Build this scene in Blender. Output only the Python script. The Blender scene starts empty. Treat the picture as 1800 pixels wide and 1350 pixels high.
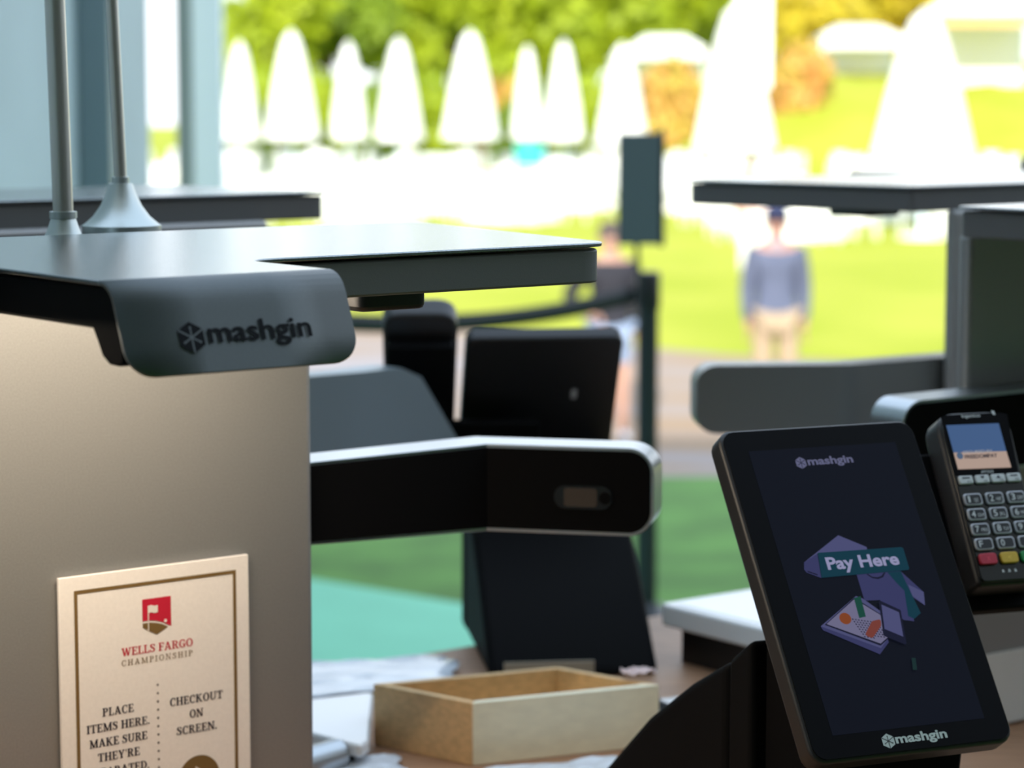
import bpy, bmesh, math, random
from mathutils import Vector, Matrix
random.seed(7)
PI = math.pi
C = bpy.context.scene.collection
sc = bpy.context.scene

# ---------------------------------------------------------------- camera
CAM_Z = 1.6
cd = bpy.data.cameras.new('camera')
cam = bpy.data.objects.new('camera', cd); C.objects.link(cam)
cd.sensor_width = 36.0; cd.lens = 90.0                     # 4500 px focal length on 1800 px
cam.location = (0, 0, CAM_Z)
cam.rotation_euler = (PI/2 - math.atan(525/4500), 0, 0)
cd.clip_start = 0.05; cd.clip_end = 600
cd.dof.use_dof = True; cd.dof.focus_distance = 1.98; cd.dof.aperture_fstop = 6.2
sc.camera = cam

# ---------------------------------------------------------------- light and exposure
EXP = 1.12
vs = sc.view_settings
vs.view_transform = 'Standard'; vs.look = 'None'; vs.gamma = 1.0; vs.exposure = EXP; vs.use_curve_mapping = False
w = bpy.data.worlds.new('sky'); sc.world = w; w.use_nodes = True
nt = w.node_tree; bg = nt.nodes['Background']
tc = nt.nodes.new('ShaderNodeTexCoord'); sp = nt.nodes.new('ShaderNodeSeparateXYZ'); cr = nt.nodes.new('ShaderNodeValToRGB')
nt.links.new(tc.outputs['Generated'], sp.inputs[0]); nt.links.new(sp.outputs['Z'], cr.inputs[0]); nt.links.new(cr.outputs[0], bg.inputs[0])
cr.color_ramp.elements[0].position = 0.0; cr.color_ramp.elements[0].color = (0.92, 0.96, 1.0, 1)
cr.color_ramp.elements[1].position = 0.6; cr.color_ramp.elements[1].color = (0.58, 0.72, 0.90, 1)
bg.inputs[1].default_value = 0.95
sd = bpy.data.lights.new('sun', 'SUN'); sun = bpy.data.objects.new('sun', sd); C.objects.link(sun)
sd.energy = 3.7; sd.angle = 0.012; sd.color = (1.0, 0.95, 0.84)
sun.rotation_euler = Vector((0.10, 0.92, -0.38)).to_track_quat('-Z', 'Y').to_euler()

# ---------------------------------------------------------------- materials
MAT = {}
def mat(name, col, rough=0.5, metal=0.0, noise=0.0, nscale=40.0, bump=0.0, bscale=200.0, trans=0.0, emit=None, stretch=None, spec=0.5, col2=None, coat=0.0):
    if name in MAT: return MAT[name]
    m = bpy.data.materials.new(name); m.use_nodes = True
    n = m.node_tree; b = n.nodes['Principled BSDF']; out = n.nodes['Material Output']
    b.inputs['Base Color'].default_value = (*col, 1); b.inputs['Roughness'].default_value = rough; b.inputs['Metallic'].default_value = metal
    b.inputs['Specular IOR Level'].default_value = spec
    if coat: b.inputs['Coat Weight'].default_value = coat; b.inputs['Coat Roughness'].default_value = 0.05
    t = n.nodes.new('ShaderNodeTexCoord'); src = t.outputs['Object']
    if stretch:
        mp = n.nodes.new('ShaderNodeMapping'); mp.inputs['Scale'].default_value = stretch
        n.links.new(src, mp.inputs['Vector']); src = mp.outputs[0]
    if noise > 0 or col2:
        x = n.nodes.new('ShaderNodeTexNoise'); x.inputs['Scale'].default_value = nscale; x.inputs['Detail'].default_value = 4
        r = n.nodes.new('ShaderNodeValToRGB'); n.links.new(src, x.inputs['Vector']); n.links.new(x.outputs[0], r.inputs[0])
        c2 = col2 if col2 else tuple(min(1, c*(1+noise)) for c in col)
        c1 = col if col2 else tuple(c*(1-noise) for c in col)
        r.color_ramp.elements[0].color = (*c1, 1); r.color_ramp.elements[1].color = (*c2, 1)
        r.color_ramp.elements[0].position = 0.35; r.color_ramp.elements[1].position = 0.65
        n.links.new(r.outputs[0], b.inputs['Base Color'])
    if bump > 0:
        x = n.nodes.new('ShaderNodeTexNoise'); x.inputs['Scale'].default_value = bscale; x.inputs['Detail'].default_value = 3
        bp = n.nodes.new('ShaderNodeBump'); bp.inputs['Strength'].default_value = bump; bp.inputs['Distance'].default_value = 0.001
        n.links.new(src, x.inputs['Vector']); n.links.new(x.outputs[0], bp.inputs['Height']); n.links.new(bp.outputs[0], b.inputs['Normal'])
    if trans > 0:
        tr = n.nodes.new('ShaderNodeBsdfTranslucent'); tr.inputs[0].default_value = (*(col2 if col2 else col), 1)
        mx = n.nodes.new('ShaderNodeMixShader'); mx.inputs[0].default_value = trans
        n.links.new(b.outputs[0], mx.inputs[1]); n.links.new(tr.outputs[0], mx.inputs[2]); n.links.new(mx.outputs[0], out.inputs[0])
    if emit:
        b.inputs['Emission Color'].default_value = (*emit[0], 1); b.inputs['Emission Strength'].default_value = emit[1]
    MAT[name] = m
    return m
def srgb(r, g, b):
    f = lambda c: (c/255/12.92 if c/255 <= 0.04045 else ((c/255+0.055)/1.055)**2.4)
    return (f(r), f(g), f(b))
def screen(name, r, g, b):                                  # a lit display colour
    return mat(name, (0.003, 0.003, 0.004), 0.35, emit=(srgb(r, g, b), 2.0**-EXP), spec=0.04)

STEEL = mat('brushed_steel_panel', (0.32, 0.317, 0.31), 0.45, 0.5, noise=0.04, nscale=500, bump=0.08, bscale=900)
TOPST = mat('satin_steel_sheet', (0.29, 0.31, 0.315), 0.17, 1.0, noise=0.14, nscale=700, bump=0.22, bscale=900)
NOSE = mat('hood_steel_darkened', (0.13, 0.145, 0.148), 0.5, 0.6, noise=0.03, nscale=600, bump=0.05, bscale=900)  # hood sheet's steel coloured darker, standing in for its dimmer reflections
RIM = mat('silver_rim', (0.46, 0.49, 0.51), 0.3, 1.0, noise=0.04, nscale=700, bump=0.1, bscale=1000)
GREYPL = mat('dark_grey_plastic', (0.13, 0.13, 0.13), 0.5, 0.0, bump=0.1, bscale=900)
BLACK = mat('black_plastic', (0.012, 0.012, 0.013), 0.42, bump=0.05, bscale=900)
MBLACK = mat('matt_black_panel', (0.0035, 0.0035, 0.004), 0.75, spec=0.06)
TBLACK = mat('tablet_glass', (0.003, 0.003, 0.004), 0.30, spec=0.06)
SOFTBL = mat('stand_black', (0.0045, 0.0046, 0.005), 0.6, bump=0.06, bscale=700, spec=0.06)
WHITE = mat('white_laminate', (0.84, 0.85, 0.85), 0.2, spec=0.8)
CREAM = mat('cream_card', (0.88, 0.83, 0.78), 0.55, noise=0.02, nscale=300)
GOLD = mat('olive_gold_ink', srgb(118, 92, 48), 0.6)
RED = mat('crimson_ink', srgb(196, 22, 52), 0.6)
NAVY = mat('navy_ink', srgb(26, 24, 46), 0.6)
INK = mat('black_ink', (0.004, 0.005, 0.007), 0.6, spec=0.15)
PRINTW = mat('cream_print', srgb(235, 228, 218), 0.6)
GREYINK = mat('grey_ink', srgb(110, 100, 95), 0.6)
LOGOW = mat('pale_logo_ink', srgb(190, 200, 190), 0.6)
WOOD = mat('plywood', srgb(226, 186, 132), 0.55, noise=0.10, nscale=14, stretch=(2, 14, 14), bump=0.1, bscale=60)
WOODP = mat('plywood_pale_face', srgb(246, 242, 214), 0.5, noise=0.04, nscale=10, stretch=(2, 10, 10))
TABLEW = mat('brown_tabletop', srgb(168, 128, 98), 0.5, noise=0.12, nscale=8, stretch=(2, 10, 10))
PLASTIC = mat('clear_wrap', (0.75, 0.80, 0.86), 0.22, noise=0.1, nscale=12)
STANCH = mat('stanchion_black', (0.018, 0.022, 0.025), 0.45)
SIGNG = mat('slate_sign_board', (0.10, 0.125, 0.14), 0.5)
FABRIC = mat('tent_fabric', (0.56, 0.65, 0.71), 0.7, trans=0.3, noise=0.05, nscale=1.5)
BLOCKW = mat('sun_block_slab', (0.40, 0.39, 0.37), 0.8)
ROOFM = mat('roof_lining', (0.42, 0.42, 0.41), 0.8)
BACKM = mat('dim_unseen_wall', (0.22, 0.22, 0.22), 0.8)
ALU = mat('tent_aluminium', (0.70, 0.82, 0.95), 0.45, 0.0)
ALUD = mat('dark_aluminium_and_shade', (0.20, 0.26, 0.29), 0.5, 0.3)
TURF = mat('artificial_turf', (0.10, 0.23, 0.040), 0.9, noise=0.2, nscale=3, bump=0.3, bscale=150)
TEAL = mat('aqua_mat', (0.22, 0.60, 0.40), 0.85, noise=0.05, nscale=2)
LAWN = mat('sunlit_lawn', (0.32, 0.36, 0.026), 0.9, col2=(0.40, 0.41, 0.045), nscale=0.5, spec=0.1)
PATHM = mat('sandy_path_shadow_bands', (0.34, 0.225, 0.13), 0.9, col2=(0.33, 0.305, 0.315), nscale=0.9, stretch=(0.35, 1.6, 1), spec=0.1)  # greyer bands paint shadow stripes across the tan
CLOTH = mat('white_tablecloth', (0.82, 0.82, 0.80), 0.7)
CANVAS = mat('white_canvas', (0.84, 0.84, 0.82), 0.7, trans=0.15)
CHAIRM = mat('white_resin', (0.80, 0.80, 0.79), 0.45)

# ---------------------------------------------------------------- object helpers
class B:
    """collects shapes of ONE part"""
    def __init__(s): s.bm = bmesh.new()
    def faces(s, verts, faces, M=None):
        vs_ = [s.bm.verts.new(M @ Vector(v) if M else v) for v in verts]
        for f in faces:
            try: s.bm.faces.new([vs_[i] for i in f])
            except ValueError: pass
        return s
    def box(s, lo, hi, M=None):
        x0, y0, z0 = lo; x1, y1, z1 = hi
        v = [(x0,y0,z0),(x1,y0,z0),(x1,y1,z0),(x0,y1,z0),(x0,y0,z1),(x1,y0,z1),(x1,y1,z1),(x0,y1,z1)]
        return s.faces(v, [(0,3,2,1),(4,5,6,7),(0,1,5,4),(1,2,6,5),(2,3,7,6),(3,0,4,7)], M)
    def prism(s, poly, h0, h1, axis='z', M=None):           # poly in the other two axes, extruded from h0 to h1
        def p(q, h):
            if axis == 'z': return (q[0], q[1], h)
            if axis == 'x': return (h, q[0], q[1])
            return (q[0], h, q[1])
        n = len(poly)
        v = [p(q, h0) for q in poly] + [p(q, h1) for q in poly]
        f = [tuple(range(n-1, -1, -1)), tuple(range(n, 2*n))] + [(i, (i+1) % n, n+(i+1) % n, n+i) for i in range(n)]
        return s.faces(v, f, M)
    def flat(s, poly, z, M=None):
        return s.faces([(q[0], q[1], z) for q in poly], [tuple(range(len(poly)))], M)
    def lathe(s, prof, n=32, M=None):                       # prof: (r, z)
        v = []; f = []
        for r, z in prof:
            for i in range(n):
                a = 2*PI*i/n; v.append((r*math.cos(a), r*math.sin(a), z))
        for k in range(len(prof)-1):
            for i in range(n):
                j = (i+1) % n; f.append((k*n+i, k*n+j, (k+1)*n+j, (k+1)*n+i))
        f.append(tuple(range(n-1, -1, -1))); f.append(tuple((len(prof)-1)*n+i for i in range(n)))
        return s.faces(v, f, M)
    def tube(s, pts, r, n=12):
        pts = [Vector(p) for p in pts]; v = []; f = []
        for k, p in enumerate(pts):
            d = (pts[min(k+1, len(pts)-1)] - pts[max(k-1, 0)]).normalized()
            a = d.orthogonal().normalized() if abs(d.z) > 0.95 else d.cross(Vector((0,0,1))).normalized()
            b = d.cross(a); rr = r[k] if isinstance(r, (list, tuple)) else r
            for i in range(n):
                t = 2*PI*i/n; v.append(p + rr*(math.cos(t)*a + math.sin(t)*b))
        for k in range(len(pts)-1):
            for i in range(n):
                j = (i+1) % n; f.append((k*n+i, k*n+j, (k+1)*n+j, (k+1)*n+i))
        f.append(tuple(range(n-1, -1, -1))); f.append(tuple((len(pts)-1)*n+i for i in range(n)))
        return s.faces(v, f)
    def grid(s, rows, thick_dir=None, M=None):              # rows of points -> quads
        v = [p for r in rows for p in r]; m = len(rows[0])
        f = [(k*m+i, k*m+i+1, (k+1)*m+i+1, (k+1)*m+i) for k in range(len(rows)-1) for i in range(m-1)]
        return s.faces(v, f, M)
    def build(s, name, m, parent=None, bevel=0.0, seg=2, solid=0.0, smooth=True, sub=0):
        bmesh.ops.recalc_face_normals(s.bm, faces=s.bm.faces)
        me = bpy.data.meshes.new(name); s.bm.to_mesh(me); s.bm.free()
        me.materials.append(m)
        if smooth:
            me.polygons.foreach_set('use_smooth', [True]*len(me.polygons))
            me.set_sharp_from_angle(angle=math.radians(35))
        o = bpy.data.objects.new(name, me); C.objects.link(o)
        if parent: o.parent = parent
        if solid:
            q = o.modifiers.new('solid', 'SOLIDIFY'); q.thickness = solid; q.offset = -1
        if bevel:
            q = o.modifiers.new('bevel', 'BEVEL'); q.width = bevel; q.segments = seg; q.limit_method = 'ANGLE'; q.angle_limit = math.radians(40)
        if sub:
            q = o.modifiers.new('sub', 'SUBSURF'); q.levels = sub; q.render_levels = sub
        return o
def tag(o, label, cat, group=None, kind=None):
    o['label'] = label; o['category'] = cat
    if group: o['group'] = group
    if kind: o['kind'] = kind
    return o
def thing(name, label, cat, loc=(0,0,0), rz=0.0, group=None):
    o = bpy.data.objects.new(name, None); C.objects.link(o)
    o.empty_display_size = 0.05; o.location = loc; o.rotation_euler = (0, 0, rz)
    return tag(o, label, cat, group)
def struct(name, bb, m, label=None, **k):
    o = bb.build(name, m, **k); o['kind'] = 'structure'
    if label: o['label'] = label; o['category'] = name.split('_')[0]
    return o
def copy_tree(o, parent=None):
    c = o.copy(); C.objects.link(c)
    if parent: c.parent = parent
    for ch in list(o.children): copy_tree(ch, c)
    return c
def arc(cx, cy, r, a0, a1, n=6):
    return [(cx + r*math.cos(math.radians(a0+(a1-a0)*i/n)), cy + r*math.sin(math.radians(a0+(a1-a0)*i/n))) for i in range(n+1)]
def rrect(x0, y0, x1, y1, r, n=5):
    return arc(x1-r, y0+r, r, -90, 0, n)+arc(x1-r, y1-r, r, 0, 90, n)+arc(x0+r, y1-r, r, 90, 180, n)+arc(x0+r, y0+r, r, 180, 270, n)
def fillet(poly, radii, n=6):                               # round the corners of a polygon
    out = []
    for i, p in enumerate(poly):
        r = radii[i] if isinstance(radii, (list, tuple)) else radii
        p = Vector(p); a = (Vector(poly[i-1])-p); c = (Vector(poly[(i+1) % len(poly)])-p)
        if r <= 0: out.append(tuple(p)); continue
        ang = a.angle(c); d = min(r/math.tan(ang/2), a.length*0.49, c.length*0.49)
        s_, e_ = p+a.normalized()*d, p+c.normalized()*d
        for k in range(n+1):
            t = k/n; out.append(tuple((1-t)**2*s_ + 2*t*(1-t)*p + t*t*e_))
    return out

# ---- lettering
def slab_glyph(c, w):
    """polygons of a slab serif capital (cap height 1) and its advance"""
    P = []; n = w*0.62; h = 0.085
    def dg(x0, y0, x1, y1, t): P.append([(x0-t/2, y0), (x0+t/2, y0), (x1+t/2, y1), (x1-t/2, y1)])
    def st(x, y0, y1, t=w): P.append([(x-t/2, y0), (x+t/2, y0), (x+t/2, y1), (x-t/2, y1)])
    def hb(x0, x1, y, t=h): P.append([(x0, y), (x1, y), (x1, y+t), (x0, y+t)])
    def ring(cx, cy, rx, ry, a0, a1, tx=w, ty=h):
        k = max(6, int(abs(a1-a0)/15)); q = [math.radians(a0+(a1-a0)*i/k) for i in range(k+1)]
        for u, v in zip(q, q[1:]):
            P.append([(cx+rx*math.cos(u), cy+ry*math.sin(u)), (cx+rx*math.cos(v), cy+ry*math.sin(v)), (cx+(rx-tx)*math.cos(v), cy+(ry-ty)*math.sin(v)), (cx+(rx-tx)*math.cos(u), cy+(ry-ty)*math.sin(u))])
    T = 1-h
    if c == 'A': dg(.35, 1, .11, 0, n); dg(.36, 1, .62, 0, w); hb(.2, .52, .28); hb(0, .24, 0); hb(.48, .76, 0); return P, .76
    if c in 'CG':
        ring(.36, .5, .35, .515, 48, 312); st(.585, .66, .96, .07)
        if c == 'G': st(.58, .06, .42); hb(.40, .72, .38)
        else: st(.585, .1, .26, .05)
        return P, .72 if c == 'G' else .66
    if c == 'D': st(.15, 0, 1); hb(0, .32, 0); hb(0, .32, T); ring(.3, .5, .40, .5, -90, 90); return P, .72
    if c in 'EF':
        st(.16, 0, 1); hb(0, .56, T); st(.53, .74, 1, .07); hb(.16, .44, .46); st(.42, .38, .62, .06)
        if c == 'E': hb(0, .60, 0); st(.57, 0, .28, .07)
        else: hb(0, .36, 0)
        return P, .62 if c == 'E' else .58
    if c == 'H':
        st(.16, 0, 1); st(.62, 0, 1); hb(.16, .62, .46)
        for x in (0, .46): hb(x, x+.32, 0); hb(x, x+.32, T)
        return P, .78
    if c == 'I': st(.17, 0, 1); hb(0, .34, 0); hb(0, .34, T); return P, .34
    if c == 'K': st(.16, 0, 1); dg(.58, 1, .2, .42, n); dg(.34, .56, .62, 0, w); hb(0, .32, 0); hb(0, .32, T); hb(.46, .72, T); hb(.5, .78, 0); return P, .77
    if c == 'L': st(.16, 0, 1); hb(0, .34, T); hb(0, .56, 0); st(.53, 0, .30, .07); return P, .58
    if c == 'M':
        st(.14, 0, 1, n); dg(.16, 1, .46, .03, w*.95); dg(.78, 1, .46, .03, n); st(.80, 0, 1)
        hb(0, .28, 0); hb(.64, .96, 0); hb(0, .18, T); hb(.78, .96, T); return P, .96
    if c == 'N': st(.14, 0, 1, n); dg(.16, 1, .64, 0, w); st(.66, 0, 1, n); hb(0, .18, T); hb(.52, .80, T); hb(0, .28, 0); return P, .80
    if c == 'O': ring(.37, .5, .36, .515, 0, 360); return P, .74
    if c in 'PR':
        st(.16, 0, 1); hb(0, .34, T); ring(.32, .735, .29, .265, -90, 90); hb(.16, .33, .47); hb(0, .34, 0)
        if c == 'R': dg(.38, .5, .60, 0, w); hb(.52, .74, 0); return P, .72
        return P, .62
    if c == 'S':
        sp_ = [(.50, .78), (.43, .91), (.29, .955), (.15, .9), (.105, .77), (.16, .645), (.29, .545), (.43, .44), (.475, .28), (.42, .11), (.27, .045), (.13, .09), (.055, .22)]; tw_ = [.06, .07, .085, .12, w, w, w, w, w, .12, .085, .07, .06]
        L_, R_ = [], []
        for i, q in enumerate(sp_):
            d = (Vector(sp_[min(i+1, 12)])-Vector(sp_[max(i-1, 0)])).normalized(); nn = Vector((-d.y, d.x))*tw_[i]/2
            L_.append((q[0]+nn.x, q[1]+nn.y)); R_.append((q[0]-nn.x, q[1]-nn.y))
        for i in range(12): P.append([L_[i], L_[i+1], R_[i+1], R_[i]])
        st(.50, .68, .98, .06); st(.05, .02, .32, .06); return P, .58
    if c == 'T': st(.33, 0, 1); hb(0, .66, T); st(.035, .72, 1, .07); st(.625, .72, 1, .07); hb(.15, .51, 0); return P, .66
    if c == 'U': st(.16, .3, 1); st(.62, .3, 1, n); ring(.365, .32, .285, .335, 180, 360, w*.85); hb(0, .32, T); hb(.48, .76, T); return P, .77
    if c == 'W': dg(.13, 1, .33, 0, w); dg(.53, 1, .34, 0, n); dg(.50, 1, .70, 0, w); dg(.90, 1, .71, 0, n); hb(0, .28, T); hb(.76, 1.02, T); return P, 1.02
    if c == 'Y': dg(.13, 1, .36, .40, w); dg(.60, 1, .37, .40, n); st(.36, 0, .44); hb(0, .28, T); hb(.46, .72, T); hb(.2, .52, 0); return P, .72
    if c == "'": P.append([(.03, 1), (.15, 1), (.11, .66), (.07, .66)]); return P, .18
    if c == '.': st(.09, 0, .16, .16); return P, .18
    return P, .26
def slab(body, w, space):
    V = []; F = []; x = 0; k = 0
    for c in body:
        P, adv = slab_glyph(c, w)
        for q in P:
            F.append(tuple(range(len(V), len(V)+len(q)))); V += [(p[0]+x, p[1]) for p in q]
        x += adv+space
    return V, F
def glyphs(body, bold=0.0, serif=False, space=1.0):
    cu = bpy.data.curves.new('txt', 'FONT'); cu.body = body; cu.size = 1.0; cu.offset = bold; cu.space_character = space
    cu.resolution_u = 4; cu.fill_mode = 'FRONT' if hasattr(cu, 'fill_mode') else cu.fill_mode
    o = bpy.data.objects.new('txt', cu); C.objects.link(o)
    dg = bpy.context.evaluated_depsgraph_get(); me = bpy.data.meshes.new_from_object(o.evaluated_get(dg))
    bpy.data.objects.remove(o); bpy.data.curves.remove(cu)
    V = [(v.co.x, v.co.y) for v in me.vertices]; F = [tuple(p.vertices) for p in me.polygons]
    bpy.data.meshes.remove(me)
    return V, F
def text(b, body, x0, x1, y, h, z, M=None, bold=0.0, serif=False, slope=0.0, space=1.0, capref='H'):
    """set a line of lettering between x0 and x1 with capitals h tall on baseline y, at height z over the surface"""
    V, F = slab(body, bold, space) if serif else glyphs(body, bold, False, space)
    rv, _ = glyphs(capref, bold)
    ch = max(v[1] for v in rv) - min(v[1] for v in rv); by = min(v[1] for v in rv)
    if serif: ch, by = 1.0, 0.0
    mx0 = min(v[0] for v in V); mx1 = max(v[0] for v in V); k = (x1-x0)/(mx1-mx0)
    P = [(x0+(v[0]-mx0)*k, y+slope*(v[0]-mx0)*k+(v[1]-by)*h/ch, z+(i//4 % 40)*2e-6*(1 if serif else 0)) for i, v in enumerate(V)]
    b.faces(P, F, M)
def hexlogo(b, cx, cy, r, z, M=None, lines=None):
    pts = [(cx+r*math.cos(math.radians(90+60*i))*1.0, cy+r*math.sin(math.radians(90+60*i))) for i in range(6)]
    b.flat(pts, z, M)
    if lines is not None:
        wd = r*0.05
        for i in range(6):
            a = math.radians(90+60*i); L = r*(0.97 if i % 2 else 0.62)
            dx, dy = math.cos(a), math.sin(a); nx, ny = -dy*wd, dx*wd
            lines.flat([(cx+nx, cy+ny), (cx-nx, cy-ny), (cx+dx*L-nx, cy+dy*L-ny), (cx+dx*L+nx, cy+dy*L+ny)], z+0.0002, M)
            if i % 2 == 0:
                lines.flat([(cx+dx*L+r*0.09*math.cos(t*PI/5), cy+dy*L+r*0.09*math.sin(t*PI/5)) for t in range(10)], z+0.0002, M)

# ---------------------------------------------------------------- setting: deck, tent, ground
K_YAW = math.radians(37.287); K_O = Vector((-0.393, 2.166, 0.9))
U = Vector((math.cos(K_YAW), math.sin(K_YAW), 0)); NB = Vector((-math.sin(K_YAW), math.cos(K_YAW), 0))
def kp(a, b, z=0.0):                                        # row frame: a to the right along the row, b towards the customer
    return K_O + U*a - NB*b + Vector((0, 0, z))

struct('floor', B().box((-1.6, -3.2, -0.14), (7.5, 10.42, 0.0)), TURF, 'green artificial turf floor of the tent')
struct('ceiling', B().box((-1.6, -3.2, 3.15), (7.5, 0.5, 3.19)), ROOFM)
struct('wall_facade', B().box((-9, 0.42, 3.15), (14, 0.5, 6.7)), BLOCKW)  # unseen slab added to keep direct sun off the counter and turf
struct('wall_left', B().box((-1.37, -3.2, 0.0), (-1.345, 9.55, 3.15)), FABRIC, 'pale blue white fabric side wall of the tent')
struct('wall_back', B().box((-1.37, -3.2, 0.0), (7.5, -3.16, 3.15)), BACKM)
struct('wall_right_blocker', B().box((7.46, -3.16, 0.0), (7.5, 10.0, 3.15)), BACKM)  # unseen wall added to cut the sunlit lawn's glow from the right
def post(x, y, wd, m, nm):
    return struct(nm, B().box((x-wd/2, y-wd/2, 0.0), (x+wd/2, y+wd/2, 3.15)), m, bevel=0.004)
post(-1.29, 8.0, 0.10, ALUD, 'trim_1')
post(-1.215, 10.3, 0.115, ALU, 'trim_2')
struct('trim_3', B().box((-1.335, 10.24, 0.0), (-1.2745, 10.36, 3.15)), ALUD)  # dark strip standing in for the shaded side of the pale post
struct('ground', B().box((-60, 10.5, -1.3), (60, 170, -1.06)), LAWN, 'sunlit yellow green lawn')
struct('ground_2', B().box((-60, -20, -1.3), (60, 10.5, -1.06)), LAWN)
pth = [(-30, 12.2), (30, 12.2), (30, 16.5), (12, 20.5), (2.1, 25.2), (-2.0, 29.2), (-30, 52)]
struct('path', B().prism(pth, -1.058, -1.05), PATHM, 'sandy path between the tent and the lawn')
o = B().prism([(-0.63-6*0.46, 8.17+6*0.37), (-0.63+3.2*0.46, 8.17-3.2*0.37), (0.84, 5.6), (-1.3, 5.6), (-1.3, 8.7)][1:4]+[(-1.3, 8.71)], 0.0, 0.008).build('floor_mat', TEAL)
tag(o, 'aqua green mat on the turf behind the counter', 'mat')

# ---------------------------------------------------------------- counter tables
def table(name, label, poly, rz=0, legs=(), group=None):
    t = thing(name, label, 'table', (poly[0][0], poly[0][1], 0), 0)
    p = [(q[0]-poly[0][0], q[1]-poly[0][1]) for q in poly]
    B().prism(p, 0.868, 0.9).build('tabletop', TABLEW, t, bevel=0.003)
    for lx, ly in legs:
        x, y = lx-poly[0][0], ly-poly[0][1]
        B().tube([(x, y, 0), (x, y, 0.868)], 0.02).build('leg', BLACK, t)
    return t
def pl(*ab): return [(kp(a, b).x, kp(a, b).y) for a, b in ab]
table('counter_table', 'long brown wooden table carrying the front kiosks and the wooden box', pl((-0.65, 0.62), (2.5, 0.62), (2.5, -0.585), (-0.65, -0.585)),
      legs=pl((-0.6, 0.55), (2.4, 0.55), (2.4, -0.5), (-0.6, -0.5)))
table('counter_table', 'brown table behind the foreground steel panel, carrying the rear kiosk', pl((-0.2, -0.595), (0.6, -0.595), (0.6, -1.1), (-0.2, -1.1)),
      legs=pl((-0.15, -0.65), (0.55, -0.65), (0.55, -1.05), (-0.15, -1.05)))
table('side_table', 'small table under the black tablet stand seen from behind', [(-0.035, 3.19), (0.15, 3.26), (0.15, 3.46), (-0.035, 3.46)],
      legs=[(-0.01, 3.24), (0.125, 3.29), (0.125, 3.43), (-0.01, 3.43)])

# ---------------------------------------------------------------- checkout kiosks
# local frame of a kiosk: x along its panel, y away from its customer, z up from the table; the customer's side is -y
HT = 0.574                                                  # top of the hood
def band(b, poly, t, z0, z1, r, slant=None, inset=0.0, y_off=0.0):
    """an arm: plan polyline (customer's side face), thickness t away from the customer, rounded free end (last point)"""
    P = [Vector((x, y, 0)) for x, y in poly]
    S = [0.0]
    for i in range(1, len(P)): S.append(S[-1]+(P[i]-P[i-1]).length)
    L = S[-1]-inset
    def normal(i):
        d1 = (P[min(i+1, len(P)-1)]-P[min(i, len(P)-2)]).normalized(); d0 = (P[max(i, 1)]-P[max(i-1, 0)]).normalized()
        d = (d0+d1).normalized(); n = Vector((-d.y, d.x, 0))
        if n.y < 0: n = -n
        return n / max(0.5, n.dot(Vector((-d1.y, d1.x, 0)) if Vector((-d1.y, d1.x, 0)).y > 0 else -Vector((-d1.y, d1.x, 0))))
    def at(s):
        for i in range(1, len(P)):
            if s <= S[i]+1e-9 or i == len(P)-1:
                u = (s-S[i-1])/(S[i]-S[i-1]); return P[i-1].lerp(P[i], u), normal(i-1).lerp(normal(i), u)
    ss = sorted(set([0.0]+[s for s in S if s < L-r]+[L*k/12 for k in range(13) if L*k/12 < L-r]+[L-r+r*math.sin(k*PI/2/8) for k in range(9)]))
    fr = []; bk = []
    for s in ss:
        p, n = at(s); q = min(1.0, s/S[-2]) if len(S) > 2 else 1
        a = z0[0]+(z0[1]-z0[0])*q+inset; c = z1[0]+(z1[1]-z1[0])*q-inset
        if slant and s > L-slant[0]: c -= slant[1]*(s-(L-slant[0]))/slant[0]
        e = max(0.0, s-(L-r)); k = r-math.sqrt(max(0.0, r*r-e*e))
        if not slant: c -= k
        a += k
        f = p+n*y_off; g = p+n*(y_off+t)
        fr.append([(f.x, f.y, a), (f.x, f.y, c)]); bk.append([(g.x, g.y, a), (g.x, g.y, c)])
    ring = [[x[0], x[1], y[1], y[0]] for x, y in zip(fr, bk)]
    v = [p for q in ring for p in q]; f = []
    for k in range(len(ring)-1):
        for i in range(4):
            j = (i+1) % 4; f.append((k*4+i, k*4+j, (k+1)*4+j, (k+1)*4+i))
    f.append((3, 2, 1, 0)); m = (len(ring)-1)*4; f.append((m, m+1, m+2, m+3))
    b.faces(v, f)

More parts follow.
